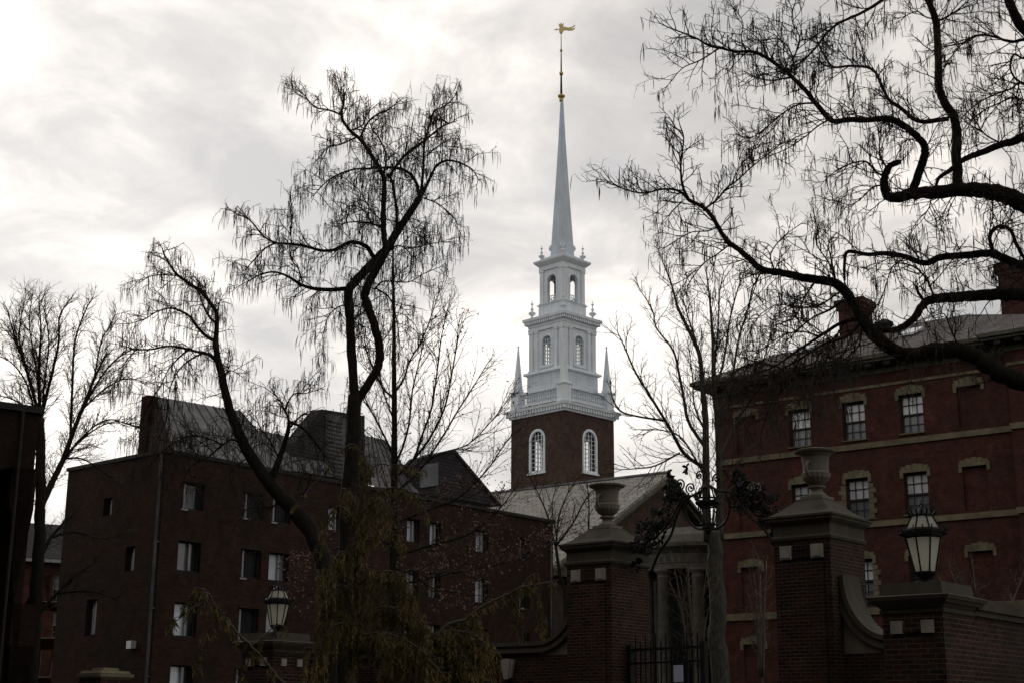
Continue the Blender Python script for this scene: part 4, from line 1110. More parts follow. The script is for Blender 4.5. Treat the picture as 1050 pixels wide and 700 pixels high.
# ================================================================ TREES
def uvless(name, mat, parent, verts, faces, smooth=False):
    me = bpy.data.meshes.new(name); nv, nf = len(verts), len(faces); k = faces.shape[1]
    me.vertices.add(nv); me.vertices.foreach_set('co', verts.astype(np.float32).ravel())
    me.loops.add(nf * k); me.loops.foreach_set('vertex_index', faces.astype(np.int32).ravel())
    me.polygons.add(nf); me.polygons.foreach_set('loop_start', np.arange(0, nf * k, k, dtype=np.int32)); me.polygons.foreach_set('loop_total', np.full(nf, k, dtype=np.int32))
    me.update(calc_edges=True); me.materials.append(mat)
    if smooth: me.polygons.foreach_set('use_smooth', [True] * nf)
    o = bpy.data.objects.new(name, me); COL.objects.link(o)
    if parent is not None: o.parent = parent; o.matrix_parent_inverse = parent.matrix_world.inverted()
    return o
def tubes_mesh(name, mat, parent, P, Rr, sides=3):
    """P (n,k,3) polylines, Rr (n,k) radii -> one mesh"""
    P = np.asarray(P); Rr = np.asarray(Rr); n, k, _ = P.shape
    T = np.empty_like(P); T[:, 1:-1] = P[:, 2:] - P[:, :-2]; T[:, 0] = P[:, 1] - P[:, 0]; T[:, -1] = P[:, -1] - P[:, -2]
    T /= np.linalg.norm(T, axis=2, keepdims=True) + 1e-9
    ref = np.where(np.abs(T[..., 2:3]) < .85, np.array([0, 0, 1.]), np.array([1., 0, 0]))
    ref = np.repeat(ref[:, :1], k, axis=1)
    A = np.cross(T, ref); A /= np.linalg.norm(A, axis=2, keepdims=True) + 1e-9; B = np.cross(T, A)
    vs = []
    for j in range(sides):
        a = 2 * pi * j / sides; vs.append(P + (A * cos(a) + B * sin(a)) * Rr[..., None])
    Vv = np.stack(vs, 2).reshape(-1, 3)
    idx = np.arange(n * k * sides).reshape(n, k, sides); f = []
    for j in range(sides):
        j2 = (j + 1) % sides
        f.append(np.stack([idx[:, :-1, j], idx[:, :-1, j2], idx[:, 1:, j2], idx[:, 1:, j]], -1).reshape(-1, 4))
    return uvless(name, mat, parent, Vv, np.concatenate(f), sides > 4)
K = 7
def rnd_unit(R):
    z = R.uniform(-1, 1); a = R.uniform(0, 2 * pi); r = sqrt(1 - z * z); return V((r * cos(a), r * sin(a), z))
def twig(R, p, d, Ln_, crook, trop):
    pts = [p]; d = d.normalized(); st = Ln_ / (K - 1)
    for i in range(K - 1):
        d = (d + rnd_unit(R) * crook + trop * (i / (K - 1))).normalized(); p = p + d * st; pts.append(p)
    return pts
def lateral(R, t, ang, up):
    a = t.orthogonal().normalized(); b = t.cross(a); ph = R.uniform(0, 2 * pi)
    side = a * cos(ph) + b * sin(ph)
    side.y *= .8
    d = t * cos(ang) + side * sin(ang) + V((0, 0, up)); return d.normalized()
def make_tree(name, label, cat, Y0, base, limbs, cfg, seed, bmat, tmat, group=None):
    """limbs: (list of survey points, width px start, width px end[, depth drift m]); base (px,py) trunk foot direction"""
    R = random.Random(seed); mpx = Y0 / FPX
    trunk_pts = []; used = []
    root_p = at(limbs[0][0][0][0], limbs[0][0][0][1], Y0)
    root = empty(name, (root_p.x, root_p.y, 0), label, cat, group)
    mb = MB(); segs = []
    for li, lb in enumerate(limbs):
        pts, w0, w1 = lb[0], lb[1], lb[2]
        if li == 0: Ys = Y0
        else:
            best = min(used, key=lambda u: (u[0] - pts[0][0]) ** 2 + (u[1] - pts[0][1]) ** 2); Ys = best[2]
        Lp = sum(math.hypot(pts[i + 1][0] - pts[i][0], pts[i + 1][1] - pts[i][1]) for i in range(len(pts) - 1))
        drift = lb[3] if len(lb) > 3 else (0 if li == 0 else R.uniform(-.65, .65) * Lp * mpx)
        Q = []; acc = 0
        for i, (x, y) in enumerate(pts):
            if i: acc += math.hypot(x - pts[i - 1][0], y - pts[i - 1][1])
            Yy = Ys + drift * (acc / max(Lp, 1)); Q.append(at(x, y, Yy)); used.append((x, y, Yy))
        if li == 0:   # carry the trunk down to the ground
            b = Q[0]; low = V((b.x + (b.x - Q[1].x) * .15, b.y, -.15)); Q = [low] + Q
        C = curve(Q, 5); n = len(C)
        sc = Ys / FPX
        rad = [max(.004, (w0 + (w1 - w0) * (i / (n - 1)) ** cfg.get('taper', .8)) * sc / 2) for i in range(n)]
        if li == 0:
            rad[0] *= 1.35; rad[1] *= 1.15
        kn = cfg.get('knot', .10)
        C = [C[0]] + [c + rnd_unit(R) * rad[i + 1] * kn * 2 for i, c in enumerate(C[1:-1])] + [C[-1]]
        rad = [r * (1 + R.uniform(-kn, kn)) for r in rad]
        mb.tube(C, rad, 9 if w0 > 5 else 6)
        segs.append((C, rad, w1))
    mb.build('trunk', bmat, root, True)
    P = []; RR = []; tips = []
    rt = cfg['r'] * mpx * .57
    def spawn(C, rad, lev, tmin):
        c = cfg['lev'][lev]
        # arc length walk
        L_ = 0; dist = R.uniform(.3, 1) * c['gap'] * mpx
        tot = sum((C[i + 1] - C[i]).length for i in range(len(C) - 1))
        for i in range(len(C) - 1):
            sg = C[i + 1] - C[i]; l = sg.length
            if l < 1e-6: continue
            while dist <= L_ + l:
                t = dist / tot
                gap = c['gap'] * mpx * R.uniform(.6, 1.5)
                if t >= tmin:
                    p = C[i] + sg * ((dist - L_) / l)
                    d = lateral(R, sg.normalized(), radians(R.uniform(*c['ang'])), c['up'])
                    ln = R.uniform(*c['len']) * mpx * (1 - c.get('short', .35) * t)
                    q = twig(R, p, d, ln, c['crook'], V(c['trop']))
                    r0 = min(rt * c['r'], rad[min(i, len(rad) - 1)] * .75 + .001)
                    rr = [r0 * (1 - .55 * k / (K - 1)) for k in range(K)]
                    P.append(q); RR.append(rr)
                    if lev + 1 < len(cfg['lev']): spawn(q, rr, lev + 1, .15)
                    if lev >= cfg.get('tiplev', 1): tips.append((q[-1], lev)); 
                    if lev >= cfg.get('tiplev', 1) and cfg.get('mid', 0) > R.random(): tips.append((q[K // 2], lev))
                dist += gap
            L_ += l
        # the end carries on as a twig
        return
    for li, (C, rad, w1) in enumerate(segs):
        tmin = cfg.get('tmin0', .5) if li == 0 else (cfg.get('tmin', .05))
        if w1 > cfg.get('thick', 4.6): tmin = max(tmin, cfg.get('tthick', .35))
        if w1 <= 2.5:
            end = (C[-1] - C[-2]).normalized(); c = cfg['lev'][0]
            for _ in range(2):
                q = twig(R, C[-1], (end + rnd_unit(R) * .35).normalized(), R.uniform(*c['len']) * cfg.get('endk', .42) * mpx, c['crook'], V(c['trop']))
                r0 = rad[-1] * .9; rr = [r0 * (1 - .6 * k / (K - 1)) for k in range(K)]; P.append(q); RR.append(rr); spawn(q, rr, 1, .1); tips.append((q[-1], 2))
        spawn(C, rad, 0, tmin)
    o = tubes_mesh('branches', tmat, root, np.array([[tuple(v) for v in q] for q in P]), np.array(RR), 3)
    return root, tips, R, mpx
def add_pods(root, tips, R, mpx, prob, lpx, rpx, mn=1, mx=3):
    P = []; RR = []
    for p, lev in tips:
        if R.random() > prob: continue
        for _ in range(R.randint(mn, mx)):
            l = R.uniform(*lpx) * mpx; a = R.uniform(0, 2 * pi); b = R.uniform(.02, .22) * l
            q0 = p + V((cos(a), sin(a), 0)) * .5 * mpx * R.random()
            c = V((cos(a), sin(a), 0)) * b
            P.append([tuple(q0), tuple(q0 + c * .6 + V((0, 0, -l * .33))), tuple(q0 + c + V((0, 0, -l * .66))), tuple(q0 + c * .9 + V((0, 0, -l)))])
            r = rpx * mpx * R.uniform(.7, 1.15); RR.append([r * .45, r, r, r * .35])
    o = tubes_mesh('seed_pods', M['pod'], root, np.array(P), np.array(RR), 3); o['kind'] = 'stuff'; return o

CAT = dict(r=1.0, knot=.05, tmin0=.75, thick=4.6, tthick=.30, tiplev=1, mid=.45, lev=[
    dict(gap=4.6, ang=(25, 80), len=(14, 50), crook=.27, trop=(0, 0, -.10), up=.16, r=1.0, short=.3),
    dict(gap=4.8, ang=(25, 75), len=(6, 24), crook=.32, trop=(0, 0, -.10), up=.04, r=.66),
    dict(gap=3.9, ang=(30, 70), len=(3, 9), crook=.3, trop=(0, 0, -.08), up=.02, r=.42)])
# --- big catalpa, centre left
TA = [
 ([(350, 640), (354, 580), (357, 520), (361, 460), (364, 405)], 21, 15, 0),
 ([(364, 410), (361, 370), (359, 335), (357.5, 300), (362, 291), (375, 277), (388, 264), (397, 255)], 10, 9.5, .3),
 ([(366, 412), (378, 393), (387, 377), (389.5, 360), (385, 337), (377, 313), (374, 302), (379, 288), (388, 272), (397, 256)], 9.5, 8.5, -.3),
 ([(396, 256), (393.5, 240), (393, 220), (394, 188), (390, 174), (383, 163), (371, 145), (360, 135), (353, 126), (350, 117), (352, 108), (353, 100)], 7, 2.3),
 ([(350, 118), (337, 113), (323, 110), (312, 98), (305, 93)], 2.4, 1),
 ([(352, 108), (349, 99), (350, 92), (353, 86)], 2, .8),
 ([(398, 255), (408, 236), (420, 219), (430, 203)], 10, 7),
 ([(430, 203), (427, 188), (420, 178), (410, 173), (398, 172), (380, 173), (362, 174), (345, 180), (333, 188), (322, 200)], 4.5, 1.2),
 ([(431, 203), (434, 175), (435, 150), (440, 130), (445, 115), (454, 110), (462, 104), (466, 99)], 3.8, 1),
 ([(432, 202), (440, 185), (447, 171), (457, 165), (468, 166), (478, 170), (485, 175), (490, 183)], 3.8, 1.2),
 ([(400, 180), (408, 168), (418, 157), (432, 147), (443, 138), (453, 130), (463, 126)], 4.2, 1.6),
 ([(460, 127), (452, 121), (448, 110), (452, 98)], 1.8, .8),
 ([(369, 142), (377, 126), (386, 118), (397, 113), (408, 105)], 2.6, 1),
 ([(394, 178), (396, 160), (390, 144), (381, 131), (378, 120)], 2.4, 1),
 ([(407, 234), (406.5, 215), (404, 197), (402, 186), (397, 178)], 4, 3),
 ([(438, 160), (446, 152), (455, 150), (474, 152)], 1.8, .8),
 ([(384, 266), (377, 254), (367, 249), (357, 249), (344, 256), (330, 257), (311, 252), (295, 250), (282, 249), (270, 242), (261, 231), (254, 224)], 5.4, 1.4),
 ([(284, 249), (273, 254), (263, 264), (252, 276)], 2.2, 1),
 ([(299, 250), (298, 235), (300, 218), (297, 200)], 1.6, .8),
 ([(358, 296), (340, 297), (322, 296), (309, 292), (301, 287), (292, 282), (280, 279), (266, 282), (254, 289)], 5.2, 1.3),
 ([(310, 290), (306, 276), (298, 265), (297, 254)], 1.6, 1.2),
 ([(392, 234), (383, 230), (374, 228), (358, 228), (347, 232)], 2.8, 1),
 ([(381, 229), (374, 217), (364, 211), (354, 214), (348, 224)], 1.8, .9),
 ([(401, 255), (409, 252), (419, 255), (434, 252), (446, 249), (458, 248)], 2, .8),
 ([(384, 297), (392, 289), (405, 289), (420, 289), (432, 282), (448, 275)], 2.3, .9),
 ([(386, 296), (398, 304), (404, 316), (408, 336), (410, 356)], 2, .9),
 ([(434, 203), (447, 208), (456, 214), (466, 224)], 1.8, .8),
 ([(356, 312), (345, 316), (336, 326), (331, 345)], 1.8, .8),
 ([(360, 330), (370, 322), (376, 318)], 1.6, 1),
 ([(395, 230), (380, 215), (368, 195), (352, 182)], 1.8, .8),
 ([(408, 233), (418, 222), (425, 235), (436, 246)], 1.6, .8),
 ([(365, 141), (350, 148), (336, 152), (324, 165)], 2, .9),
 ([(360, 134), (372, 128), (376, 118), (383, 110)], 1.8, .8),
]
CATA = dict(CAT); CATA['lev'] = [dict(l) for l in CAT['lev']]
r_, tips, R, mpx = make_tree('catalpa_tree', 'tall forked catalpa left of the steeple, its bare crown hung with seed pods', 'tree', 37.0, None, TA, CATA, 11, M['bark'], M['twig'], 'bare catalpa trees')
add_pods(r_, tips, R, mpx, .28, (7, 20), .27, 1, 2)
# --- leaning catalpa
TB = [
 ([(336, 650), (336, 600), (328, 565), (312, 535), (292, 513), (277, 495), (262, 474), (250, 455), (242, 437), (234, 415), (229, 392), (223, 367), (221, 350)], 23, 6.5, .4),
 ([(221, 352), (222, 337), (222, 321), (215, 310), (206, 299), (190, 288), (181, 281), (175, 273), (171, 266), (168, 260), (166, 254)], 6, 1.2),
 ([(183, 283), (170, 282), (155, 283), (143, 290)], 2, .9),
 ([(221, 350), (212, 345), (203, 336), (195, 325), (185, 319), (174, 316), (160, 320), (149, 327), (136, 331)], 4, 1),
 ([(222, 332), (214, 324), (208, 312), (204, 300)], 3, 1.6),
 ([(223, 371), (213, 363), (200, 360), (185, 356), (170, 355), (155, 358), (140, 358), (128, 355)], 4.2, 1.2),
 ([(192, 359), (181, 369), (172, 380), (165, 395)], 2.2, .9),
 ([(207, 362), (193, 370), (182, 381), (175, 396), (172, 412)], 2.2, .9),
 ([(276, 494), (284, 476), (290, 460), (294, 446), (297, 432)], 8, 4),
 ([(297, 432), (293, 422), (289, 414), (283, 405), (278, 398)], 2.6, 1),
 ([(292, 420), (297, 409), (303, 403), (313, 403), (323, 400)], 2.2, .9),
 ([(297, 432), (308, 437), (318, 446), (327, 458), (336, 470)], 3.4, 1.8),
 ([(250, 457), (238, 450), (228, 455), (215, 450), (202, 456)], 3, 1),
 ([(228, 388), (236, 380), (242, 382)], 1.6, .8),
 ([(286, 470), (276, 450), (268, 440), (262, 425)], 2, .9),
 ([(296, 440), (310, 425), (322, 420)], 1.6, .9),
 ([(258, 468), (246, 474), (232, 488), (224, 505)], 2, .9),
 ([(140, 358), (128, 372), (122, 392)], 1.6, .8),
 ([(172, 412), (170, 432), (160, 452)], 1.6, .8),
 ([(228, 455), (214, 468), (196, 478), (184, 500)], 1.8, .8),
 ([(215, 450), (196, 446), (172, 458), (150, 480)], 1.8, .8),
 ([(165, 395), (152, 415), (140, 445)], 1.6, .8),
 ([(292, 513), (275, 520), (255, 520), (240, 540)], 2, .9),
 ([(300, 520), (312, 505), (318, 490)], 3, 1.4),
]
r_, tips, R, mpx = make_tree('catalpa_tree', 'leaning catalpa in front of the dormitory, arching left with drooping pod-hung branches', 'tree', 33.0, None, TB, CATA, 12, M['bark'], M['twig'], 'bare catalpa trees')
add_pods(r_, tips, R, mpx, .28, (7, 20), .27, 1, 2)
# --- great catalpa at right
TFr = [
 ([(1255, 620), (1250, 560), (1238, 500), (1215, 450), (1180, 418)], 46, 30, 0),
 ([(1182, 422), (1120, 412), (1075, 398), (1050, 391), (1027, 383), (1010, 372), (994, 362), (975, 358), (952, 360), (930, 363), (914, 357), (897, 344), (884, 328), (873, 308), (858, 291), (838, 287), (820, 284), (804, 280), (781, 276), (768, 265), (758, 256)], 26, 6, 1.5),
 ([(758, 256), (745, 247), (736, 232), (724, 215), (706, 205)], 6, 4.2),
 ([(706, 205), (700, 191), (698, 173), (699, 160), (701, 142), (697, 128)], 3.8, 1.2),
 ([(705, 204), (696, 196), (680, 194), (662, 198), (646, 196), (630, 190), (618, 186)], 3.2, 1),
 ([(723, 214), (735, 205), (745, 193), (756, 185), (770, 172), (785, 160), (797, 150)], 2.4, 1),
 ([(736, 233), (725, 237), (710, 238), (696, 245), (682, 254)], 1.8, .9),
 ([(700, 206), (690, 216), (682, 225)], 1.8, .9),
 ([(747, 252), (735, 261), (722, 270), (708, 288), (704, 300)], 2, .9),
 ([(780, 280), (771, 297), (768, 313), (760, 330)], 2, .9),
 ([(1240, 510), (1200, 430), (1160, 350), (1110, 310), (1050, 302), (1010, 303), (985, 305), (962, 306), (948, 311), (938, 325), (926, 335), (912, 339), (898, 337)], 22, 5, 1.2),
 ([(949, 310), (942, 301), (940, 293)], 4.5, 3),
 ([(958, 306), (952, 290), (942, 277), (930, 271), (918, 271), (912, 281), (906, 300), (898, 315)], 2.4, 1),
 ([(1200, 440), (1170, 330), (1120, 285), (1060, 275), (1036, 268), (1016, 260), (990, 262), (965, 264), (947, 270), (930, 264), (910, 260), (890, 261), (870, 258), (866, 270), (866, 288)], 14, 3, 1.8),
 ([(1018, 260), (1015, 243), (1022, 233), (1035, 235), (1043, 252), (1052, 268)], 4.5, 4),
 ([(1225, 480), (1190, 340), (1130, 250), (1080, 222), (1050, 209), (1030, 200), (1010, 196), (990, 195), (960, 197), (935, 199), (914, 203), (908, 195), (907, 182), (913, 170), (923, 166)], 30, 6, .6),
 ([(983, 196), (981, 165), (981, 138), (978, 121), (968, 104), (963, 90), (962, 60), (960, 25), (955, 8), (947, -12), (935, -40)], 12, 7, .5),
 ([(962, 22), (975, 15), (985, 8), (998, -4)], 2.6, 1.4),
 ([(962, 20), (950, 18), (940, 12), (925, 18)], 2, 1),
 ([(935, 199), (941, 180), (948, 160), (947, 148), (938, 138), (925, 128), (910, 122), (890, 123), (870, 123), (853, 124), (838, 108), (826, 93), (812, 79), (796, 66), (782, 57), (770, 53), (755, 53), (741, 50), (727, 47), (715, 40), (703, 35), (690, 30)], 10, 1.4, -1.2),
 ([(973, 122), (950, 125), (936, 122), (925, 112), (912, 103), (905, 90), (898, 75), (888, 69), (870, 68), (855, 69), (847, 60), (839, 46)], 5.4, 2),
 ([(935, -40), (920, -14), (905, 0), (890, 10), (876, 17), (860, 24), (847, 35), (839, 46), (830, 56), (818, 66)], 5, 1.8),
 ([(812, 79), (797, 82), (783, 82), (770, 77)], 2.2, 1),
 ([(834, 106), (820, 107), (806, 114), (789, 128), (771, 141), (755, 138)], 2.4, 1),
 ([(850, 123), (838, 130), (826, 140), (808, 152), (790, 160)], 2.2, 1),
 ([(737, 50), (718, 62), (700, 70), (686, 86)], 2, .9),
 ([(815, 77), (813, 60), (806, 46), (795, 40), (780, 42)], 2.2, 1),
 ([(765, 52), (760, 40), (762, 25), (756, 12)], 1.8, .9),
 ([(813, 62), (820, 40), (812, 20), (816, 0)], 2, 1),
 ([(888, 69), (884, 52), (880, 35)], 1.4, .9),
 ([(908, 182), (898, 176), (888, 166), (872, 168), (858, 175), (845, 186)], 2.8, 1),
 ([(906, 190), (895, 192), (885, 202), (872, 210), (855, 206)], 2, .9),
 ([(909, 172), (902, 160), (902, 145), (900, 130)], 2.4, 1),
 ([(955, 202), (953, 212), (948, 224), (958, 232)], 1.8, .9),
 ([(960, 197), (962, 184), (975, 174), (990, 163), (1008, 156), (1028, 148), (1040, 145), (1060, 138), (1090, 150), (1120, 245)], 2.5, 12),
 ([(1190, 345), (1130, 130), (1085, 60), (1050, 30), (1040, 14), (1030, -10)], 18, 9, -.8),
 ([(1060, 40), (1048, 41), (1036, 43), (1016, 37), (1000, 37), (988, 44), (968, 48)], 4.5, 1.6),
 ([(1062, 48), (1050, 60), (1040, 56), (1036, 70), (1043, 82), (1062, 90)], 3, 2),
 ([(1070, 150), (1052, 88), (1035, 92), (1018, 98), (1000, 108), (985, 122)], 3, 1.1),
 ([(1095, 160), (1050, 104), (1020, 108), (1000, 120), (990, 135)], 2.6, 1),
 ([(1028, 148), (1010, 138), (1000, 124), (990, 112)], 2.2, 1),
 ([(884, 327), (865, 330), (840, 345), (820, 358), (795, 375), (770, 385)], 5, 1.2),
 ([(870, 305), (850, 318), (830, 328), (806, 350)], 3.4, 1.2),
 ([(840, 345), (822, 340), (800, 345), (780, 360)], 2.2, 1),
 ([(795, 280), (790, 262), (800, 246), (812, 236)], 2, .9),
 ([(858, 290), (850, 270), (838, 252), (836, 238)], 2.4, 1),
 ([(838, 286), (825, 305), (815, 325), (800, 332)], 2.4, 1),
 ([(820, 357), (812, 380), (800, 400), (790, 425)], 2, .9),
 ([(866, 330), (850, 360), (845, 385)], 2, .9),
 ([(1016, 196), (1018, 220), (1014, 240)], 2, 1.2),
 ([(985, 359), (975, 338), (968, 322), (955, 325)], 2.2, .9),
 ([(884, 330), (868, 345), (846, 352), (820, 368), (800, 380), (776, 402), (760, 425)], 4, 1.1),
 ([(846, 352), (836, 372), (828, 396), (815, 420)], 2.4, .9),
 ([(800, 380), (786, 392), (766, 396), (745, 412)], 2.4, .9),
 ([(820, 368), (806, 395), (790, 415), (780, 445)], 2.2, .9),
 ([(795, 375), (775, 372), (755, 380), (738, 398)], 2.2, .9),
 ([(884, 332), (880, 355), (862, 372), (850, 392)], 2.4, .9),
 ([(860, 300), (842, 312), (820, 316), (798, 312), (780, 322)], 2.6, .9),
]
CATF = dict(CAT); CATF['r'] = 1.3; CATF['tmin0'] = .95; CATF['knot'] = .06
CATF['lev'] = [dict(gap=6.8, ang=(28, 72), len=(30, 74), crook=.25, trop=(0, 0, -.04), up=.12, r=1.1, short=.3),
               dict(gap=7.6, ang=(28, 68), len=(12, 30), crook=.28, trop=(0, 0, -.02), up=.05, r=.72),
               dict(gap=7.0, ang=(30, 65), len=(5, 13), crook=.30, trop=(0, 0, .1), up=.08, r=.5)]
r_, tips, R, mpx = make_tree('catalpa_tree', 'huge near catalpa reaching in from the right edge, gnarled limbs across the sky and hall', 'tree', 21.5, None, TFr, CATF, 23, M['bark'], M['twig'], 'bare catalpa trees')
add_pods(r_, tips, R, mpx, .12, (9, 25), .40, 1, 3)

UP = dict(r=.95, knot=.05, tmin0=.45, thick=9, tiplev=1, taper=.9, lev=[
    dict(gap=6, ang=(18, 42), len=(38, 80), crook=.11, trop=(0, 0, .16), up=.20, r=1.1, short=.5),
    dict(gap=7.5, ang=(25, 50), len=(14, 32), crook=.16, trop=(0, 0, .10), up=.12, r=.62),
    dict(gap=6, ang=(25, 55), len=(6, 13), crook=.2, trop=(0, 0, .05), up=.05, r=.42)])
def cfgm(base, **kw):
    c = dict(base); c['lev'] = [dict(l) for l in base['lev']]; c.update(kw); return c
# --- far left tree
TC = [
 ([(34, 660), (37, 600), (40, 560), (41, 520), (41.5, 470), (41, 428)], 15, 9, 0),
 ([(41, 430), (33, 400), (26, 375), (15, 350), (2, 335)], 4.5, 1),
 ([(41, 430), (40, 380), (42, 340), (40, 308)], 4, 1),
 ([(42, 428), (52, 388), (60, 352), (61, 325), (70, 310)], 4, 1),
 ([(41, 522), (52, 497), (64, 472), (76, 440), (88, 410), (98, 385), (108, 365)], 8, 2),
 ([(72, 450), (74, 400), (77, 350), (88, 318), (94, 308)], 3.4, 1),
 ([(80, 430), (95, 400), (115, 372), (135, 358)], 3, 1),
 ([(38, 432), (25, 416), (10, 408), (-8, 404)], 2.4, 1),
 ([(40, 440), (28, 395), (12, 372), (-8, 362)], 2.6, 1),
 ([(41, 572), (52, 551), (66, 535), (82, 522)], 5, 1.4),
 ([(39, 630), (58, 608), (78, 590), (100, 574)], 4, 1.2),
 ([(60, 480), (84, 448), (110, 430), (135, 436)], 2.6, 1),
 ([(96, 390), (104, 350), (112, 335), (118, 322)], 2, .9),
 ([(41, 445), (46, 390), (50, 350), (46, 318)], 2.6, .9),
 ([(34, 402), (22, 365), (12, 335), (8, 318)], 2.2, .8),
 ([(28, 380), (20, 350), (22, 325), (26, 306)], 2.2, .8),
 ([(41, 400), (34, 360), (30, 330), (33, 305)], 2.2, .8),
 ([(66, 468), (90, 445), (118, 432), (150, 440)], 2.4, .8),
 ([(62, 470), (84, 470), (104, 482), (128, 500)], 2.4, .8),
 ([(52, 551), (76, 545), (104, 552), (132, 545)], 2.8, .8),
 ([(58, 608), (90, 606), (120, 614)], 2.4, .8),
 ([(84, 420), (108, 398), (130, 388), (152, 392)], 2.4, .8),
 ([(40, 470), (24, 450), (8, 448)], 2.2, .8),
]
make_tree('bare_tree', 'fine-twigged bare tree at the far left, fanning up over the dark block', 'tree', 48.0, None, TC, cfgm(UP, tmin0=.7, r=.72, lev=[dict(gap=3.0, ang=(18, 58), len=(18, 40), crook=.13, trop=(0, 0, .10), up=.10, r=1.1, short=.5),
    dict(gap=4.4, ang=(25, 55), len=(9, 22), crook=.18, trop=(0, 0, .06), up=.08, r=.62), dict(gap=5.5, ang=(25, 55), len=(5, 12), crook=.22, trop=(0, 0, .04), up=.04, r=.42)]), 31, M['bark'], M['twig'], 'upright bare trees')
# --- slender tree with clinging leaves in front of the dormitory
TD = [
 ([(403, 680), (403, 620), (403.5, 560), (404, 500), (404.5, 440), (404, 380), (404, 330), (403, 275), (403, 250)], 13, 1.4, 0),
 ([(404, 408), (393, 398), (384, 382), (376, 360), (372, 335)], 2.6, .9),
 ([(405, 402), (414, 388), (420, 370), (432, 350), (442, 325), (450, 300)], 2.6, .9),
 ([(404, 470), (398, 455), (388, 435), (376, 412), (370, 395)], 2.8, 1),
 ([(405, 476), (414, 455), (420, 430), (423, 400), (430, 370), (436, 345)], 3, 1),
 ([(405, 490), (424, 470), (432, 448), (442, 420), (447, 390), (452, 350), (458, 320)], 3.4, 1),
 ([(425, 470), (440, 450), (455, 420), (462, 390), (468, 355), (470, 335)], 2.8, 1),
 ([(405, 505), (430, 482), (452, 450), (470, 420), (486, 395), (500, 372)], 3, 1),
 ([(407, 535), (443, 521), (470, 510), (498, 483), (516, 457), (526, 444)], 2.6, 1),
 ([(405, 570), (445, 558), (477, 549), (498, 535), (516, 517), (529, 498)], 3, 1),
 ([(405, 582), (425, 590), (445, 603), (475, 608)], 2.4, 1),
 ([(403, 560), (380, 550), (350, 560), (320, 575)], 2.6, 1),
 ([(403, 600), (370, 600), (340, 605), (315, 610)], 2.4, .9),
 ([(405, 600), (450, 590), (500, 580), (545, 570), (570, 555)], 2.4, .9),
 ([(404, 430), (396, 410), (390, 385), (392, 350)], 2, .9),
 ([(430, 480), (450, 465), (480, 455), (505, 430), (520, 410)], 2, .8),
]
r_, tips, R, mpx = make_tree('young_beech', 'slender upright tree with a few clinging brown leaves, between the forked catalpa and the steeple', 'tree', 42.0, None, TD,
    cfgm(UP, tmin0=.35, r=.85, lev=[dict(gap=7, ang=(18, 42), len=(30, 62), crook=.10, trop=(0, 0, .14), up=.16, r=1.0, short=.4),
    dict(gap=8.5, ang=(25, 50), len=(12, 28), crook=.15, trop=(0, 0, .08), up=.10, r=.6), dict(gap=7, ang=(25, 55), len=(5, 11), crook=.2, trop=(0, 0, .05), up=.05, r=.4)]), 41, M['bark'], M['twig_brown'], 'upright bare trees')
def add_leaves(root, tips, R, size, prob_low, mat, zc, prob_hi, nm='dry_leaves'):
    Vs = []; Fs = []
    for p, lev in tips:
        pr = prob_low if p.z < zc else prob_hi
        if R.random() > pr: continue
        for _ in range(R.randint(2, 5)):
            c = p + rnd_unit(R) * size * 1.6; u = rnd_unit(R); v = u.cross(rnd_unit(R)).normalized(); s = size * R.uniform(.6, 1.2)
            b = len(Vs); Vs += [tuple(c - u * s * .5), tuple(c + v * s * .28), tuple(c + u * s * .5), tuple(c - v * s * .28)]; Fs.append((b, b + 1, b + 2, b + 3))
    o = uvless(nm, mat, root, np.array(Vs), np.array(Fs)); o['kind'] = 'stuff'; return o
add_leaves(r_, tips, R, .085, .8, M['dryleaf'], 8.8, .10)
# --- pale-barked tree behind the gate
TE = [
 ([(739, 690), (735, 655), (737, 620), (733, 585), (734, 562), (731, 545)], 20, 15, 0),
 ([(726, 555), (724, 500), (724, 460), (723, 420), (720, 395), (717, 363), (703, 332), (695, 315), (688, 290), (680, 270)], 9.5, 1.2, .3),
 ([(738, 552), (738, 500), (736, 440), (732, 395), (731, 350), (728, 310), (724, 276)], 9, 1.2, .6),
 ([(724, 480), (702, 465), (686, 437), (668, 408), (652, 382), (640, 355), (633, 340)], 4.5, 1),
 ([(683, 431), (656, 427), (636, 421), (628, 408), (626, 396)], 2.6, 1),
 ([(723, 458), (706, 432), (701, 407), (696, 382), (690, 359), (673, 336), (669, 318), (656, 297)], 4.4, 1),
 ([(697, 464), (672, 477), (652, 480), (636, 481)], 2.4, .9),
 ([(722, 486), (700, 450), (680, 441), (656, 440)], 2.4, .9),
 ([(720, 398), (716, 360), (704, 320), (699, 300)], 2.6, .9),
 ([(733, 400), (742, 370), (748, 330), (757, 295), (765, 275)], 3.4, 1),
 ([(736, 430), (750, 390), (757, 350), (769, 310), (778, 284)], 3.6, 1),
 ([(732, 380), (736, 340), (738, 300), (742, 280)], 2.6, .9),
 ([(737, 470), (756, 430), (772, 395), (786, 360), (792, 330)], 3, .9),
 ([(737, 500), (760, 470), (780, 450), (800, 436)], 2.6, .9),
 ([(722, 440), (712, 415), (710, 385), (706, 355)], 2.4, .9),
]
make_tree('bare_tree', 'pale-barked bare tree rising behind the iron gate, between steeple and hall', 'tree', 41.0, None, TE,
    cfgm(UP, tmin0=.80, knot=.035, r=.85, lev=[dict(gap=6.5, ang=(22, 50), len=(22, 54), crook=.16, trop=(0, 0, .14), up=.16, r=1.05, short=.4),
    dict(gap=8, ang=(30, 60), len=(9, 22), crook=.22, trop=(0, 0, .08), up=.10, r=.65), dict(gap=7, ang=(30, 60), len=(4, 9), crook=.24, trop=(0, 0, .05), up=.05, r=.45)]), 52, M['bark_pale'], M['twig'], 'upright bare trees')
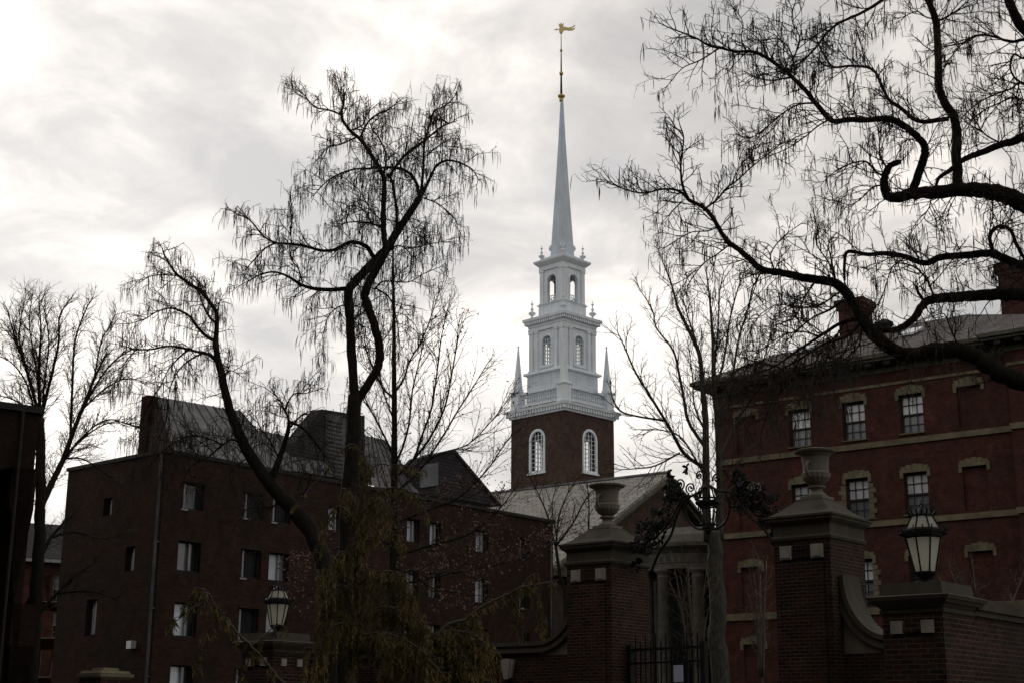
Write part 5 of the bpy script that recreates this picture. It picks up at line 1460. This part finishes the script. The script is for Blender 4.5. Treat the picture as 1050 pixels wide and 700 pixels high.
# --- small tree before the church roof
TH_ = [([(580, 620), (574, 590), (570, 560)], 5, 3.4, 0), ([(570, 562), (573, 530), (581, 508), (590, 492)], 2.6, .8), ([(570, 562), (562, 530), (553, 508), (542, 486)], 2.4, .8),
       ([(571, 558), (588, 535), (600, 512), (612, 498)], 2.4, .8), ([(578, 600), (600, 560), (604, 525), (602, 494)], 2.6, .8), ([(570, 545), (566, 520), (570, 498)], 1.8, .7)]
make_tree('small_bare_tree', 'small bare tree against the pale church roof, left of the left urn', 'tree', 62.0, None, TH_,
    cfgm(UP, tmin0=.9, r=.8, lev=[dict(gap=7, ang=(25, 55), len=(14, 32), crook=.2, trop=(0, 0, .08), up=.12, r=1.0), dict(gap=5.5, ang=(30, 60), len=(5, 13), crook=.24, trop=(0, 0, .05), up=.06, r=.6)]), 61, M['bark'], M['twig'])
def shrub(name, label, Y, bx, by, spread, hgt, n, seed, mat):
    R = random.Random(seed); limbs = [([(bx, by), (bx, by - 12)], 3, 2, 0)]
    for i in range(n):
        a = R.uniform(-1, 1); limbs.append(([(bx + a * 6, by - 6), (bx + a * spread * .5, by - hgt * .5 + R.uniform(-8, 8)), (bx + a * spread, by - hgt * R.uniform(.7, 1.0))], 2, .8))
    return make_tree(name, label, 'shrub', Y, None, limbs, cfgm(UP, tmin0=.9, r=.7, lev=[dict(gap=9, ang=(25, 60), len=(14, 34), crook=.24, trop=(0, 0, .05), up=.1, r=1.0), dict(gap=7, ang=(30, 60), len=(6, 14), crook=.28, trop=(0, 0, 0), up=.05, r=.7)]), seed, mat, mat)
shrub('bare_shrub', 'bare twiggy shrub behind the right side wall, before the brick hall', 40, 1010, 680, 50, 115, 9, 71, M['conifer_br'])
shrub('bare_shrub', 'bare shrub with a slanting dark branch seen through the gateway by the portico column', 38, 712, 690, 26, 120, 9, 72, M['conifer_br'])
shrub('bare_shrub', 'bare shrub in front of the hall, between the pale-barked tree and the right pier', 44, 782, 700, 30, 130, 7, 73, M['conifer_br'])

# --- weeping conifers: arching stems with hanging foliage
def conifer(name, label, Y, stems, seed, strands=(7, 26), gap=3.0, dens=1.0):
    R = random.Random(seed); mpx = Y / FPX
    p0 = at(*stems[0][0][0], Y); root = empty(name, (p0.x, p0.y, 0), label, 'conifer', 'weeping conifers')
    mb = MB(); Vs = []; Fs = []; SP = []; SR = []
    used = []
    for li, st in enumerate(stems):
        pts, w0, w1 = st[:3]; dr = st[3] if len(st) > 3 else R.uniform(-.5, .5); fol = st[4] if len(st) > 4 else 1
        Ys = Y if not used else min(used, key=lambda u: (u[0] - pts[0][0]) ** 2 + (u[1] - pts[0][1]) ** 2)[2]
        Q = []
        for i, (x, y) in enumerate(pts):
            yy = Ys + dr * i / (len(pts) - 1); Q.append(at(x, y, yy)); used.append((x, y, yy))
        if li == 0: Q = [V((Q[0].x, Q[0].y, -.1))] + Q
        C = curve(Q, 6); n = len(C); rad = [max(.004, (w0 + (w1 - w0) * i / (n - 1)) * mpx / 2) for i in range(n)]
        C = [C[0]] + [c + rnd_unit(R) * .012 for c in C[1:-1]] + [C[-1]]
        mb.tube(C, rad, 6)
        if not fol: continue
        L_ = 0; dist = 0
        for i in range(n - 1):
            sg = C[i + 1] - C[i]; l = sg.length
            while dist < L_ + l:
                p = C[i] + sg * ((dist - L_) / max(l, 1e-6))
                dist += gap * mpx * R.uniform(.5, 1.5) / dens
                if p.z < 1.0 or (li == 0 and i < 6): continue
                # side shoot, then hanging strands along it
                a = R.uniform(0, 2 * pi); u = V((cos(a), sin(a), R.uniform(-.3, .2))); sl2 = R.uniform(2, 18) * mpx * min(1, fol)
                e = p + u * sl2
                SP.append([tuple(p), tuple(p.lerp(e, .35) + V((0, 0, .01))), tuple(p.lerp(e, .7)), tuple(e)]); SR.append([.008, .007, .005, .003])
                for k in range(R.randint(1, 3)):
                    if R.random() > fol * .72: continue
                    q = p.lerp(e, R.uniform(.2, 1)); ln = R.uniform(*strands) * mpx * fol; ns = max(3, int(ln / .045)); sway = rnd_unit(R) * .25; prev = q
                    for j in range(ns):
                        t = j / ns; q2 = q + V((sway.x * ln * t * t * .6, sway.y * ln * t * t * .6, -ln * t))
                        for _ in range(3):
                            v = rnd_unit(R) * .6; v.z = -abs(v.z) - .75; v.normalize(); s = R.uniform(.06, .14) * (1 - .3 * t)
                            wv = v.cross(rnd_unit(R)).normalized() * s * .09
                            b = len(Vs); Vs += [tuple(q2), tuple(q2 + v * s * .5 + wv), tuple(q2 + v * s), tuple(q2 + v * s * .5 - wv)]; Fs.append((b, b + 1, b + 2, b + 3))
            L_ += l
    mb.build('trunk', M['conifer_br'], root, True)
    tubes_mesh('side_shoots', M['conifer_br'], root, np.array(SP), np.array(SR), 3)['kind'] = 'stuff'
    o = uvless('foliage', M['conifer'], root, np.array(Vs), np.array(Fs)); o['kind'] = 'stuff'
S1_ = [
 ([(362, 690), (363, 640), (366, 590), (368, 540), (372, 500), (376, 470)], 8, 2.5, 0, .75),
 ([(374, 480), (371, 465), (362, 455), (350, 462), (336, 480), (318, 500), (300, 520)], 1.6, .8, -.6, .12),
 ([(374, 490), (384, 478), (398, 476), (420, 478), (438, 484)], 1.6, .8, .5, .35),
 ([(369, 530), (390, 505), (410, 500), (428, 512), (440, 530)], 2, 1, -.5, .45),
 ([(368, 540), (352, 520), (340, 525), (330, 545), (322, 575)], 2, 1, .4, .4),
 ([(367, 560), (385, 545), (402, 545), (415, 560)], 2.2, 1, .6, .6),
 ([(366, 580), (350, 565), (340, 580), (334, 610)], 2.4, 1, -.6, .9),
 ([(365, 600), (390, 585), (412, 590), (425, 615)], 2.6, 1.2, -.4, 1.2),
 ([(365, 610), (348, 600), (338, 620), (330, 650)], 2.6, 1.2, .5, 1.2),
 ([(364, 630), (390, 622), (420, 630), (440, 655)], 2.8, 1.4, .6, 1.3),
 ([(364, 640), (345, 640), (330, 660), (322, 690)], 2.6, 1.2, -.5, 1.2),
 ([(364, 650), (400, 650), (430, 665), (452, 690)], 2.8, 1.4, -.6, 1.3),
 ([(366, 570), (372, 540), (362, 510), (352, 500)], 2, 1, .8, .8),
 ([(366, 560), (380, 520), (392, 512), (400, 530)], 2, 1, -.9, .8),
]
conifer('weeping_conifer', 'weeping conifer with drooping green-brown foliage at the foot of the forked catalpa', 26.0, S1_, 81, (9, 30), 1.5, 1.15)
S2_ = [
 ([(318, 760), (305, 715), (290, 700), (275, 682), (258, 662), (240, 645), (226, 630), (216, 612), (209, 603)], 4.5, 1.8, -.4, .55),
 ([(216, 612), (205, 603), (196, 612), (188, 624)], 1.6, .9, .3, .6),
 ([(232, 634), (215, 618), (198, 622), (184, 634), (172, 645)], 1.6, .8, -.3, .5),
 ([(228, 632), (214, 645), (205, 662), (200, 690)], 1.6, .8, .3, .6),
 ([(262, 668), (252, 676), (246, 692)], 1.4, .8, .3, .5),
 ([(258, 662), (272, 650), (286, 640), (296, 648)], 1.6, .8, .3, .5),
]
conifer('weeping_conifer', 'arching conifer shoot with tufts hanging from its bent tip, left of the far lantern', 22.0, S2_, 82, (6, 22), 3.2, 1.0)
S3_ = [
 ([(436, 720), (440, 680), (448, 655), (460, 640), (478, 634), (490, 624), (506, 615), (520, 609), (534, 602), (548, 599), (562, 597), (573, 594)], 5, 1.4, .5, .45),
 ([(448, 655), (430, 640), (412, 645), (398, 665)], 3, 1.4, -.4, 1.3),
 ([(460, 642), (470, 655), (472, 680)], 2.4, 1.2, -.5, 1.4),
 ([(480, 632), (492, 648), (496, 676)], 2, 1, .4, 1.3),
 ([(470, 638), (482, 652), (486, 690)], 2, 1, .7, 1.4),
 ([(442, 670), (425, 660), (405, 672), (392, 695)], 3, 1.2, .5, 1.3),
 ([(445, 665), (460, 662), (476, 672), (488, 695)], 3, 1.2, -.6, 1.4),
 ([(440, 685), (462, 682), (490, 690), (505, 710)], 3, 1.2, .3, 1.2),
 ([(452, 650), (466, 646), (488, 652), (500, 668)], 2.4, 1.2, -.4, 1.4),
 ([(446, 660), (436, 652), (420, 652), (408, 664)], 2.4, 1.2, .6, 1.4),
 ([(442, 675), (455, 670), (470, 676), (480, 690)], 2.4, 1.2, .8, 1.4),
 ([(520, 609), (530, 625), (534, 650)], 1.6, .8, .2, .6),
 ([(548, 599), (554, 622), (556, 648)], 1.6, .8, -.2, .5),
 ([(534, 602), (544, 590), (552, 588)], 1.4, .7, .2, .4),
]
conifer('weeping_conifer', 'dark green weeping conifer whose long pale branch reaches right toward the left gate pier', 27.0, S3_, 83, (9, 28), 1.3, 1.3)
